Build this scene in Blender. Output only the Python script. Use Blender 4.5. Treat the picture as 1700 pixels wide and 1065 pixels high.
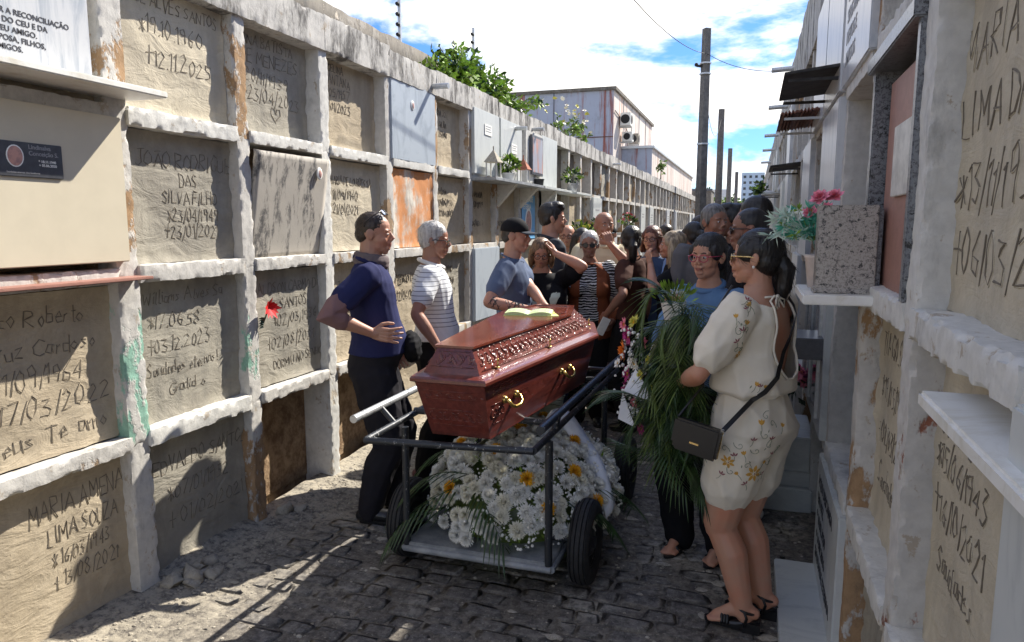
import bpy, bmesh, math, random
import numpy as np
from mathutils import Vector, Matrix, noise
from mathutils.bvhtree import BVHTree
random.seed(7); RNG=np.random.RandomState(7)
for o in list(bpy.data.objects): bpy.data.objects.remove(o)
S=bpy.context.scene; COL=S.collection
R=math.radians; pi=math.pi
# ---------------- camera, sky, sun, exposure ----------------
cam=bpy.data.cameras.new('camera'); co=bpy.data.objects.new('camera',cam); COL.objects.link(co); S.camera=co
cam.sensor_width=36; cam.lens=1180/1700*36; cam.clip_start=.05; cam.clip_end=3000
TH=math.atan(160/1180); PS=math.atan(400/1180*math.cos(TH))
co.location=(0,0,1.62); co.rotation_euler=(pi/2-TH,0,PS)
SUN=Vector((1,2.0,2.12)).normalized()
elev=math.asin(SUN.z); azim=math.atan2(SUN.x,SUN.y)
w=bpy.data.worlds.new('World'); S.world=w; w.use_nodes=True; nt=w.node_tree; N=nt.nodes; L=nt.links
bg=N['Background']; bg.inputs['Strength'].default_value=.15
sky=N.new('ShaderNodeTexSky'); sky.sky_type='NISHITA'; sky.sun_disc=False; sky.sun_elevation=elev; sky.sun_rotation=azim; sky.altitude=10; sky.air_density=1.0; sky.dust_density=.15; sky.ozone_density=4
tc=N.new('ShaderNodeTexCoord'); sep=N.new('ShaderNodeSeparateXYZ'); L.new(tc.outputs['Generated'],sep.inputs[0])
zc=N.new('ShaderNodeMath'); zc.operation='MAXIMUM'; L.new(sep.outputs['Z'],zc.inputs[0]); zc.inputs[1].default_value=.0
za=N.new('ShaderNodeMath'); za.operation='ADD'; L.new(zc.outputs[0],za.inputs[0]); za.inputs[1].default_value=.75
cx=N.new('ShaderNodeMath'); cx.operation='DIVIDE'; L.new(sep.outputs['X'],cx.inputs[0]); L.new(za.outputs[0],cx.inputs[1])
cy=N.new('ShaderNodeMath'); cy.operation='DIVIDE'; L.new(sep.outputs['Y'],cy.inputs[0]); L.new(za.outputs[0],cy.inputs[1])
cb=N.new('ShaderNodeCombineXYZ'); L.new(cx.outputs[0],cb.inputs[0]); L.new(cy.outputs[0],cb.inputs[1]); zz=N.new('ShaderNodeMath'); zz.operation='MULTIPLY'; L.new(sep.outputs['Z'],zz.inputs[0]); zz.inputs[1].default_value=2.3; L.new(zz.outputs[0],cb.inputs[2])
n1=N.new('ShaderNodeTexNoise'); n1.inputs['Scale'].default_value=3.6; n1.inputs['Detail'].default_value=9; n1.inputs['Roughness'].default_value=.58; n1.inputs['Distortion'].default_value=.15; L.new(cb.outputs[0],n1.inputs['Vector'])
hz=N.new('ShaderNodeMapRange'); L.new(sep.outputs['Z'],hz.inputs[0]); hz.inputs[1].default_value=0; hz.inputs[2].default_value=.4; hz.inputs[3].default_value=.10; hz.inputs[4].default_value=0
ad=N.new('ShaderNodeMath'); ad.operation='ADD'; L.new(n1.outputs['Fac'],ad.inputs[0]); L.new(hz.outputs[0],ad.inputs[1])
cr=N.new('ShaderNodeMapRange'); cr.interpolation_type='SMOOTHSTEP'; L.new(ad.outputs[0],cr.inputs[0]); cr.inputs[1].default_value=.495; cr.inputs[2].default_value=.625
n2=N.new('ShaderNodeTexNoise'); n2.inputs['Scale'].default_value=3.2; n2.inputs['Detail'].default_value=5; L.new(cb.outputs[0],n2.inputs['Vector'])
cc=N.new('ShaderNodeMix'); cc.data_type='RGBA'; L.new(n2.outputs['Fac'],cc.inputs['Factor']); cc.inputs[6].default_value=(1.9,1.92,1.96,1); cc.inputs[7].default_value=(4.7,4.5,4.2,1)
mx=N.new('ShaderNodeMix'); mx.data_type='RGBA'; L.new(cr.outputs[0],mx.inputs['Factor']); tn=N.new('ShaderNodeMix'); tn.data_type='RGBA'; tn.blend_type='MULTIPLY'; tn.inputs['Factor'].default_value=1; L.new(sky.outputs[0],tn.inputs[6]); tn.inputs[7].default_value=(.155,.235,.34,1); L.new(tn.outputs[2],mx.inputs[6]); L.new(cc.outputs[2],mx.inputs[7]); L.new(mx.outputs[2],bg.inputs['Color'])
sl=bpy.data.lights.new('sun','SUN'); sl.energy=2.8; sl.angle=R(.55); sl.color=(1,.94,.84); so=bpy.data.objects.new('sun',sl); COL.objects.link(so); so.rotation_euler=SUN.to_track_quat('Z','Y').to_euler()
S.view_settings.view_transform='Standard'; S.view_settings.look='None'; S.view_settings.gamma=1; S.view_settings.use_curve_mapping=False; S.view_settings.exposure=1.85
S.render.engine='CYCLES'; S.cycles.max_bounces=6
# ---------------- helpers ----------------
def link(o,parent=None):
    COL.objects.link(o)
    if parent: o.parent=parent
    return o
def tag(o,label=None,cat=None,group=None,kind=None):
    if label: o['label']=label
    if cat: o['category']=cat
    if group: o['group']=group
    if kind: o['kind']=kind
    return o
def empty(name,loc=(0,0,0),label=None,cat=None,group=None,rz=0):
    o=bpy.data.objects.new(name,None); o.location=loc; o.rotation_euler=(0,0,rz); o.empty_display_size=.1; link(o); return tag(o,label,cat,group)
def mkmesh(V,F,mats,smooth=False,mi=None):
    me=bpy.data.meshes.new('m'); me.from_pydata([tuple(v) for v in V],[],[tuple(int(i) for i in f) for f in F])
    if not isinstance(mats,(list,tuple)): mats=[mats]
    for m in mats: me.materials.append(m)
    if smooth: me.polygons.foreach_set('use_smooth',[True]*len(me.polygons))
    if mi is not None: me.polygons.foreach_set('material_index',mi)
    me.update(); return me
def ob(name,me,parent=None,loc=None,rot=None,sc=None):
    o=bpy.data.objects.new(name,me); link(o,parent)
    if loc is not None: o.location=loc
    if rot is not None: o.rotation_euler=rot
    if sc is not None: o.scale=sc if not isinstance(sc,(int,float)) else (sc,)*3
    return o
class G:
    def __init__(s): s.V=[]; s.F=[]; s.M=[]
    def add(s,V,F,m=0):
        b=len(s.V); s.V+= [tuple(v) for v in V]; s.F+=[tuple(i+b for i in f) for f in F]; s.M+=[m]*len(F); return s
    def box(s,x0,x1,y0,y1,z0,z1,m=0,rot=None,c=None):
        V=[(x,y,z) for z in (z0,z1) for y in (y0,y1) for x in (x0,x1)]
        if rot is not None:
            c=Vector(c) if c else Vector(((x0+x1)/2,(y0+y1)/2,(z0+z1)/2)); V=[rot@(Vector(v)-c)+c for v in V]
        return s.add(V,[(0,2,3,1),(4,5,7,6),(0,1,5,4),(2,6,7,3),(0,4,6,2),(1,3,7,5)],m)
    def bbox(s,x0,x1,y0,y1,z0,z1,b=.004,m=0):   # bevelled box
        bm=bmesh.new(); bmesh.ops.create_cube(bm,size=1)
        for v in bm.verts: v.co=Vector((x0+(v.co.x+.5)*(x1-x0),y0+(v.co.y+.5)*(y1-y0),z0+(v.co.z+.5)*(z1-z0)))
        bmesh.ops.bevel(bm,geom=list(bm.edges),offset=b,segments=2,affect='EDGES'); bm.verts.index_update()
        s.add([v.co.copy() for v in bm.verts],[[v.index for v in f.verts] for f in bm.faces],m); bm.free(); return s
    def tube(s,pts,r,n=8,m=0,cap=True,close=False):
        V,F=tube(pts,r,n,cap,close); return s.add(V,F,m)
    def ell(s,c,r,n=12,rot=None,m=0):
        V,F=ell(c,r,n,rot); return s.add(V,F,m)
    def mesh(s,mats,smooth=False): return mkmesh(s.V,s.F,mats,smooth,s.M)
    def build(s,name,mats,parent=None,smooth=False,**k): return ob(name,s.mesh(mats,smooth),parent,**k)
def tube(pts,r,n=8,cap=True,close=False):
    P=[Vector(p) for p in pts]; m=len(P); rr=[r]*m if isinstance(r,(int,float)) else r
    V=[];F=[]; up=None
    for i,p in enumerate(P):
        if close: t=(P[(i+1)%m]-P[i-1])
        else: t=P[min(i+1,m-1)]-P[max(i-1,0)]
        if t.length<1e-9: t=Vector((0,0,1))
        t.normalize()
        if up is None:
            up=t.orthogonal().normalized()
        else:
            up=up-t*up.dot(t)
            up=up.normalized() if up.length>1e-6 else t.orthogonal().normalized()
        s=t.cross(up)
        for k in range(n):
            a=2*pi*k/n; V.append(p+(up*math.cos(a)+s*math.sin(a))*rr[i])
    q=m if close else m-1
    for i in range(q):
        for k in range(n):
            a=i*n+k;b=i*n+(k+1)%n;c=((i+1)%m)*n+(k+1)%n;d=((i+1)%m)*n+k; F.append((a,b,c,d))
    if cap and not close:
        F.append(tuple(range(n))[::-1]); F.append(tuple((m-1)*n+k for k in range(n)))
    return V,F
def ell(c,r,n=12,rot=None):
    c=Vector(c); r=r if isinstance(r,(tuple,list)) else (r,r,r); V=[];F=[]; m=max(4,n//2)
    for i in range(1,m):
        t=pi*i/m
        for k in range(n):
            a=2*pi*k/n; v=Vector((r[0]*math.sin(t)*math.cos(a),r[1]*math.sin(t)*math.sin(a),r[2]*math.cos(t)))
            if rot is not None: v=rot@v
            V.append(c+v)
    tp=Vector((0,0,r[2])); bt=-tp
    if rot is not None: tp=rot@tp; bt=rot@bt
    V+= [c+tp,c+bt]; T=len(V)-2
    for i in range(m-2):
        for k in range(n): F.append((i*n+k,(i+1)*n+k,(i+1)*n+(k+1)%n,i*n+(k+1)%n))
    for k in range(n): F.append((T,k,(k+1)%n)); F.append((T+1,(m-2)*n+(k+1)%n,(m-2)*n+k))
    return V,F
def nz(p,s,seed=0): return noise.noise(Vector(p)*s+Vector((seed*7.3,seed*3.1,seed)))
def rough_box(g,x0,x1,y0,y1,z0,z1,res=.02,amp=.008,seed=0,m=0,fq=9):
    nx,ny,nzz=[max(1,int(round(d/res))) for d in (x1-x0,y1-y0,z1-z0)]
    idx={};V=[];F=[]
    def vid(i,j,k):
        key=(i,j,k)
        if key not in idx:
            p=Vector((x0+(x1-x0)*i/nx,y0+(y1-y0)*j/ny,z0+(z1-z0)*k/nzz))
            d=noise.noise_vector(p*5+Vector((seed,seed*2,0)))*amp*.55+noise.noise_vector(p*38+Vector((seed,0,5)))*amp*.42
            # chipped edges
            e=sum((i in(0,nx),j in(0,ny),k in(0,nzz)))
            if e>=2:
                c=Vector(((x0+x1)/2,(y0+y1)/2,(z0+z1)/2)); q=(c-p); q=Vector((max(-1,min(1,q.x*99)) if i in(0,nx) else 0,max(-1,min(1,q.y*99)) if j in(0,ny) else 0,max(-1,min(1,q.z*99)) if k in(0,nzz) else 0))
                d+=q*amp*(.15+2.2*max(0,noise.noise(p*22+Vector((0,seed,0)))))
            idx[key]=len(V); V.append(p+d)
        return idx[key]
    for (a,b,na,nb,f) in ((1,2,ny,nzz,lambda i,j,s:(0 if s else nx,i,j)),(0,2,nx,nzz,lambda i,j,s:(i,0 if s else ny,j)),(0,1,nx,ny,lambda i,j,s:(i,j,0 if s else nzz))):
        for s in (0,1):
            for i in range(na):
                for j in range(nb):
                    q=[vid(*f(i,j,s)),vid(*f(i+1,j,s)),vid(*f(i+1,j+1,s)),vid(*f(i,j+1,s))]
                    if s==(0 if a!=0 or b!=2 else 1): F.append(q)
                    else: F.append(q[::-1])
    g.add(V,F,m); return g
def grid(g,fn,nu,nv,m=0,flip=False):
    V=[fn(i/nu,j/nv) for j in range(nv+1) for i in range(nu+1)]
    F=[(j*(nu+1)+i,j*(nu+1)+i+1,(j+1)*(nu+1)+i+1,(j+1)*(nu+1)+i) for j in range(nv) for i in range(nu)]
    if flip: F=[f[::-1] for f in F]
    return g.add(V,F,m)
# ---------------- materials ----------------
class MT:
    def __init__(s,name,rough=.8,metal=0,spec=None,world=False):
        s.m=bpy.data.materials.new(name); s.m.use_nodes=True; s.t=s.m.node_tree; s.N=s.t.nodes; s.b=s.N['Principled BSDF']; s.b.inputs['Roughness'].default_value=rough; s.b.inputs['Metallic'].default_value=metal
        if spec is not None: s.b.inputs['Specular IOR Level'].default_value=spec
        s.co=s.N.new('ShaderNodeNewGeometry' if world else 'ShaderNodeTexCoord'); s.src='Position' if world else 'Object'
    def ln(s,a,b): s.t.links.new(a,b)
    def vec(s,sc=(1,1,1),rnd=False):
        mp=s.N.new('ShaderNodeMapping'); mp.inputs['Scale'].default_value=sc; s.ln(s.co.outputs[s.src],mp.inputs[0])
        if rnd:
            oi=s.N.new('ShaderNodeObjectInfo'); c=s.N.new('ShaderNodeMath'); c.operation='MULTIPLY'; c.inputs[1].default_value=37.; s.ln(oi.outputs['Random'],c.inputs[0]); s.ln(c.outputs[0],mp.inputs['Location'])
        return mp.outputs[0]
    def noise(s,scale,detail=5,rough=.6,sc=(1,1,1),dist=0,rnd=False):
        n=s.N.new('ShaderNodeTexNoise'); n.inputs['Scale'].default_value=scale; n.inputs['Detail'].default_value=detail; n.inputs['Roughness'].default_value=rough; n.inputs['Distortion'].default_value=dist; s.ln(s.vec(sc,rnd),n.inputs['Vector']); return n.outputs['Fac']
    def vor(s,scale,sc=(1,1,1),out='Distance',feat='F1'):
        n=s.N.new('ShaderNodeTexVoronoi'); n.feature=feat; n.inputs['Scale'].default_value=scale; s.ln(s.vec(sc),n.inputs['Vector']); return n.outputs[out]
    def wave(s,scale,dist=0,dirn='X',detail=2,prof='SIN'):
        n=s.N.new('ShaderNodeTexWave'); n.bands_direction=dirn; n.wave_profile=prof; n.inputs['Scale'].default_value=scale; n.inputs['Distortion'].default_value=dist; n.inputs['Detail'].default_value=detail; s.ln(s.vec(),n.inputs['Vector']); return n.outputs['Fac']
    def rng(s,v,a,b,c=0,d=1):
        n=s.N.new('ShaderNodeMapRange'); n.interpolation_type='SMOOTHSTEP'; s.ln(v,n.inputs[0])
        for i,q in enumerate((a,b,c,d)): n.inputs[i+1].default_value=q
        return n.outputs[0]
    def mul(s,a,b,op='MULTIPLY'):
        n=s.N.new('ShaderNodeMath'); n.operation=op
        for i,q in enumerate((a,b)):
            if isinstance(q,(int,float)): n.inputs[i].default_value=q
            else: s.ln(q,n.inputs[i])
        return n.outputs[0]
    def mix(s,f,a,b,bt='MIX'):
        n=s.N.new('ShaderNodeMix'); n.data_type='RGBA'; n.blend_type=bt
        if isinstance(f,(int,float)): n.inputs['Factor'].default_value=f
        else: s.ln(f,n.inputs['Factor'])
        for i,q in ((6,a),(7,b)):
            if isinstance(q,tuple): n.inputs[i].default_value=(*q,1) if len(q)==3 else q
            else: s.ln(q,n.inputs[i])
        return n.outputs[2]
    def color(s,c):
        if isinstance(c,tuple): s.b.inputs['Base Color'].default_value=(*c,1)
        else: s.ln(c,s.b.inputs['Base Color'])
        return s
    def bump(s,v,strength=.3,dist=.01):
        n=s.N.new('ShaderNodeBump'); n.inputs['Strength'].default_value=strength; n.inputs['Distance'].default_value=dist; s.ln(v,n.inputs['Height'])
        if getattr(s,'lb',None) is not None: s.ln(s.lb,n.inputs['Normal'])
        s.lb=n.outputs[0]; s.ln(s.lb,s.b.inputs['Normal']); return s
    def axis(s,i): 
        n=s.N.new('ShaderNodeSeparateXYZ'); s.ln(s.co.outputs[s.src],n.inputs[0]); return n.outputs[i]
def plain(name,c,rough=.7,metal=0,var=.12,bump=.1,sc=40,spec=None):
    t=MT(name,rough,metal,spec); n=t.noise(sc,4); d=tuple(x*(1-var) for x in c); e=tuple(min(1,x*(1+var)) for x in c)
    t.color(t.mix(t.rng(n,.3,.7),d,e)); 
    if bump: t.bump(n,bump,.003)
    return t.m
def cement(name,c1,c2,c3,streak=.5):
    t=MT(name,.93,spec=.2); a=t.noise(3.2,6,.65,rnd=True); b=t.noise(22,6,.7); st=t.noise(1.6,5,.6,(6,6,.9)); 
    col=t.mix(t.rng(a,.35,.65),c1,c2); col=t.mix(t.mul(t.rng(st,.48,.68),streak),col,c3); col=t.mix(t.mul(t.rng(b,.3,.75),.45),col,tuple(x*.72 for x in c1))
    t.color(col); t.bump(t.noise(5,5,.6,(1,1,2.2),1.2),.55,.02); t.bump(t.noise(70,5,.7),.5,.004); return t.m
M={}
M['cem_sand']=cement('cement_sand',(.42,.35,.25),(.50,.425,.31),(.32,.27,.20))
M['cem_grey']=cement('cement_grey',(.32,.295,.245),(.41,.38,.31),(.21,.20,.175))
M['cem_pale']=cement('cement_pale',(.52,.46,.35),(.58,.52,.40),(.40,.36,.29),.6)
M['cem_dark']=cement('cement_dark',(.17,.14,.11),(.25,.21,.165),(.10,.09,.075))
def whitewash(name,patch=(.42,.30,.19),pa=.60,mould=.5,white=(.57,.55,.51),lo=0,ml=.52):
    t=MT(name,.9,spec=.2); base=t.mix(t.noise(18,5),(.36,.31,.25),(.50,.44,.36)); p=t.noise(4.2,7,.68,(1,1,.55)); 
    f=t.noise(11,8,.72,(1,1,.8)); pl=t.mix(t.rng(f,.35,.7),patch,tuple(x*.6 for x in patch))
    wv=t.mix(t.rng(t.noise(30,4),.3,.7),tuple(x*.86 for x in white),white)
    col=t.mix(t.rng(p,pa-.02,pa+.02),wv,pl); col=t.mix(t.rng(f,.60,.64),col,base)
    mo=t.noise(6,8,.75,(1,1,.35)); col=t.mix(t.mul(t.rng(mo,ml,ml+.18),mould),col,(.09,.085,.08)); 
    t.color(col); t.bump(t.rng(p,pa-.03,pa+.03,1,0),.5,.006); t.bump(f,.55,.008); t.bump(t.noise(90,4,.7),.4,.003); return t.m
M['wash']=whitewash('peeling_whitewash')
M['wash_ochre']=whitewash('whitewash_over_ochre',(.42,.27,.15),.53,.5)
M['wash_teal']=whitewash('whitewash_over_teal',(.30,.52,.41),.54,.4)
M['wash_clean']=whitewash('clean_whitewash',(.55,.48,.38),.66,.4,(.64,.63,.59))
M['wash_brick']=whitewash('whitewash_over_brick',(.31,.13,.085),.60,.35)
M['wash_top']=whitewash('mouldy_whitewash',(.42,.36,.30),.66,.95,ml=.44)
M['mould']=whitewash('dark_mould_concrete',(.2,.18,.15),.45,.9,(.25,.23,.20))
def raw(name):
    t=MT(name,.95,spec=.1); t.color(t.mix(t.rng(t.noise(12,7,.7),.35,.65),(.20,.13,.08),(.42,.30,.19))); t.bump(t.noise(24,6,.7),.8,.015); return t.m
M['raw']=raw('raw_ochre_mortar')
M['groove']=plain('scratched_cement_groove',(.17,.145,.11),.95,bump=0)
M['groove_soft']=plain('worn_scratch',(.21,.18,.14),.95,bump=0)
def marble(name,c,v,rough=.3,sc=(1,6,.6)):
    t=MT(name,rough,spec=.4); n=t.noise(3,8,.7,sc,1.2); t.color(t.mix(t.mul(t.rng(n,.45,.68),.75),c,v)); t.bump(t.noise(40,3),.05,.002); return t.m
M['marble']=marble('white_veined_marble',(.56,.57,.58),(.30,.34,.39))
M['marble_warm']=marble('white_marble_shelf',(.80,.79,.74),(.62,.58,.48),.35,(2,2,2))
M['marble_blue']=marble('blue_grey_marble',(.42,.47,.52),(.25,.29,.34),.4,(2,2,1))
M['marble_pale']=marble('pale_stone_slab',(.56,.58,.56),(.40,.42,.42),.4,(1,3,1))
M['cream']=plain('glossy_cream_tile',(.64,.575,.44),.28,var=.03,bump=.03,sc=8)
M['ink']=plain('black_lettering',(.03,.03,.035),.5,bump=0)
M['ink_grey']=plain('grey_lettering',(.32,.32,.33),.5,bump=0)
M['plaque']=plain('dark_metal_plaque',(.10,.105,.12),.3,.4,bump=.02)
def granite(name,a,b,c,sc=110,rough=.3):
    t=MT(name,rough,spec=.5); v=t.noise(sc,3,.8); u=t.noise(sc*.45,4,.8); col=t.mix(t.rng(v,.50,.58),a,b); col=t.mix(t.rng(u,.56,.60),col,c); t.color(col); t.bump(v,.08,.002); return t.m
M['granite']=granite('speckled_granite',(.40,.37,.33),(.24,.22,.20),(.05,.05,.05))
M['granite_dark']=granite('dark_granite',(.20,.21,.22),(.10,.10,.11),(.03,.03,.03))
M['brick']=plain('red_brick',(.34,.12,.07),.9,var=.3,bump=.6,sc=30)
M['pink']=plain('brown_pink_panel',(.34,.17,.13),.5,var=.08,bump=.03)
M['slab_stain']=None
t=MT('stained_leaning_slab',.85); a=t.noise(5,7,.7,(1,2.4,.8)); b=t.noise(34,6,.75)
t.color(t.mix(t.mul(t.rng(a,.47,.60),t.rng(b,.3,.55)),(.44,.405,.35),(.10,.095,.09))); t.bump(b,.3,.004); M['slab_stain']=t.m
t=MT('orange_flaked_plaster',.9); a=t.noise(4,7,.7,(1,1,.6)); b=t.noise(14,7,.75,(1,1,.5)); t.color(t.mix(t.rng(a,.40,.56),t.mix(t.rng(b,.4,.65),(.66,.62,.54),(.40,.36,.31)),(.60,.25,.09))); t.bump(b,.6,.008); M['orange']=t.m
M['rust']=plain('rusty_sheet_metal',(.17,.075,.05),.7,.3,var=.4,bump=.2,sc=25)
M['blacksheet']=plain('blackened_sheet',(.035,.032,.03),.7,.1,var=.5,bump=.3,sc=20)
M['galv']=plain('galvanised_pipe',(.52,.53,.53),.4,.6)
M['black_metal']=None
t=MT('chipped_black_paint_steel',.42,.15); a=t.noise(60,6,.75,(1,1,.5)); t.color(t.mix(t.rng(a,.60,.64),(.028,.032,.038),(.42,.42,.41))); t.bump(a,.25,.002); M['black_metal']=t.m
t=MT('worn_silver_steel',.38,.6); a=t.noise(45,6,.75); t.color(t.mix(t.rng(a,.57,.62),(.55,.57,.58),(.10,.10,.10))); M['silver_metal']=t.m
t=MT('scuffed_grey_deck',.5,.1); a=t.noise(9,7,.7); t.color(t.mix(t.rng(a,.35,.7),(.20,.22,.24),(.40,.41,.42))); t.bump(a,.15,.003); M['deck']=t.m
M['rubber']=plain('black_rubber_tyre',(.018,.018,.019),.75,var=.3,bump=.15)
def mahog(name,c1,c2,rough):
    t=MT(name,rough,spec=.5); t.b.inputs['Coat Weight'].default_value=.7; t.b.inputs['Coat Roughness'].default_value=.08
    g_=t.noise(14,6,.6,(3,.35,3),.5); t.color(t.mix(t.rng(g_,.35,.7),c1,c2)); t.bump(g_,.06,.002); return t.m
M['mahog']=mahog('mahogany_varnish',(.125,.024,.017),(.20,.044,.030),.3)
M['mahog_top']=mahog('mahogany_polished_top',(.16,.038,.024),(.25,.066,.040),.16)
M['brass']=plain('brass',(.62,.44,.14),.28,.95,var=.1,bump=.03)
def paving(name,c1,c2,c3,k_=1):
    t=MT(name,.9,spec=.25,world=True); a=t.noise(2.0,7,.65); b=t.noise(26,7,.75); c=t.noise(.9,4,.5); col=t.mix(t.rng(b,.36,.66),c1,c2); sp=t.noise(75,5,.8); col=t.mix(t.rng(sp,.56,.68),col,c3); col=t.mix(t.rng(sp,.30,.42,1,0),col,tuple(x*.45 for x in c1)); col=t.mix(t.mul(t.rng(a,.50,.66),t.rng(b,.35,.6)),col,c3); xx=t.axis(0); col=t.mix(t.mul(t.rng(t.mul(xx,t.mul(a,1.2),'SUBTRACT'),-3.15,-2.3,1,0),t.rng(b,.34,.62)),col,(.38,.34,.265)); t.color(col); t.bump(b,.7,.012); t.bump(t.noise(140,4,.7),.4,.003); return t.m  # sand tone towards the left wall, also painting the sunlit strip paler
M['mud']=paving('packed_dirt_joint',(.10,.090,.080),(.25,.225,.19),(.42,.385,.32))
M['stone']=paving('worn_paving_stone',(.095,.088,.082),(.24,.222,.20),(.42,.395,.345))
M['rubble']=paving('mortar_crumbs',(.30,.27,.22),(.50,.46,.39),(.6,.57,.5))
M['leaf']=plain('glossy_green_leaf',(.24,.38,.04),.45,var=.5,bump=0,sc=9)
M['leaf_dark']=plain('dark_green_leaf',(.018,.055,.014),.4,var=.5,bump=0,sc=9)
M['palm']=plain('palm_frond_green',(.028,.060,.015),.35,var=.5,bump=0,sc=20)
M['palm_light']=plain('olive_palm_leaf',(.10,.145,.03),.4,var=.4,bump=0,sc=20)
M['bark']=plain('bark',(.12,.09,.06),.9)
M['petal_white']=plain('white_petal',(.88,.87,.81),.7,var=.05,bump=0)
M['petal_cream']=plain('cream_petal',(.86,.83,.70),.7,var=.05,bump=0)
M['petal_yellow']=plain('yellow_petal',(.80,.42,.02),.6,var=.2,bump=0)
M['petal_lemon']=plain('lemon_petal',(.62,.58,.10),.6,var=.2,bump=0)
M['petal_pink']=plain('pink_petal',(.85,.24,.32),.6,var=.25,bump=0)
M['petal_magenta']=plain('magenta_petal',(.50,.04,.22),.6,var=.2,bump=0)
M['petal_orange']=plain('orange_petal',(.80,.22,.02),.6,var=.15,bump=0)
M['petal_red']=plain('red_petal',(.65,.02,.02),.5,var=.15,bump=0)
M['teal_leaf']=plain('teal_plastic_leaf',(.10,.42,.30),.5,var=.35,bump=0,sc=15)
M['mint_leaf']=plain('pale_mint_plastic_leaf',(.55,.70,.62),.5,var=.15,bump=0)
t=MT('white_satin_ribbon',.35); t.b.inputs['Sheen Weight'].default_value=.3; t.color((.74,.77,.82)); t.bump(t.noise(9,3),.1,.01); M['satin']=t.m
M['pot']=plain('pale_pink_pot',(.68,.58,.52),.6,var=.05,bump=.05)
M['bible']=plain('yellow_page_edge',(.70,.68,.22),.6,bump=0)
M['page']=plain('printed_page',(.55,.68,.34),.7,var=.1,bump=0,sc=90)
M['dark']=plain('deep_niche_shadow_black',(.03,.027,.024),.95,bump=0)  # near-black colour standing in for shade in deep niches; unassigned
M['concrete_pole']=plain('weathered_pole_concrete',(.13,.125,.12),.9,var=.25,bump=.3,sc=12)
M['glass_d']=plain('dark_glass_door',(.02,.025,.04),.08,var=.3,bump=0,sc=3)
M['photo']=plain('printed_portrait_paper',(.55,.54,.50),.4,var=.2,bump=0,sc=20)
def warehouse(name,base,rustc,amt):
    t=MT(name,.7); st=t.noise(1.6,8,.75,(2.6,2.6,.14)); b=t.noise(3,6,.7); col=t.mix(t.rng(st,amt,amt+.13),base,rustc); col=t.mix(t.mul(t.rng(b,.5,.75),.35),col,(.12,.11,.12)); t.color(col); t.bump(b,.1,.01); return t.m
M['ware_blue']=warehouse('blue_grey_rust_streaked_wall',(.42,.46,.55),(.30,.10,.07),.49)
M['ware_cream']=warehouse('cream_rust_streaked_wall',(.62,.56,.50),(.38,.19,.13),.50)
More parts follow.
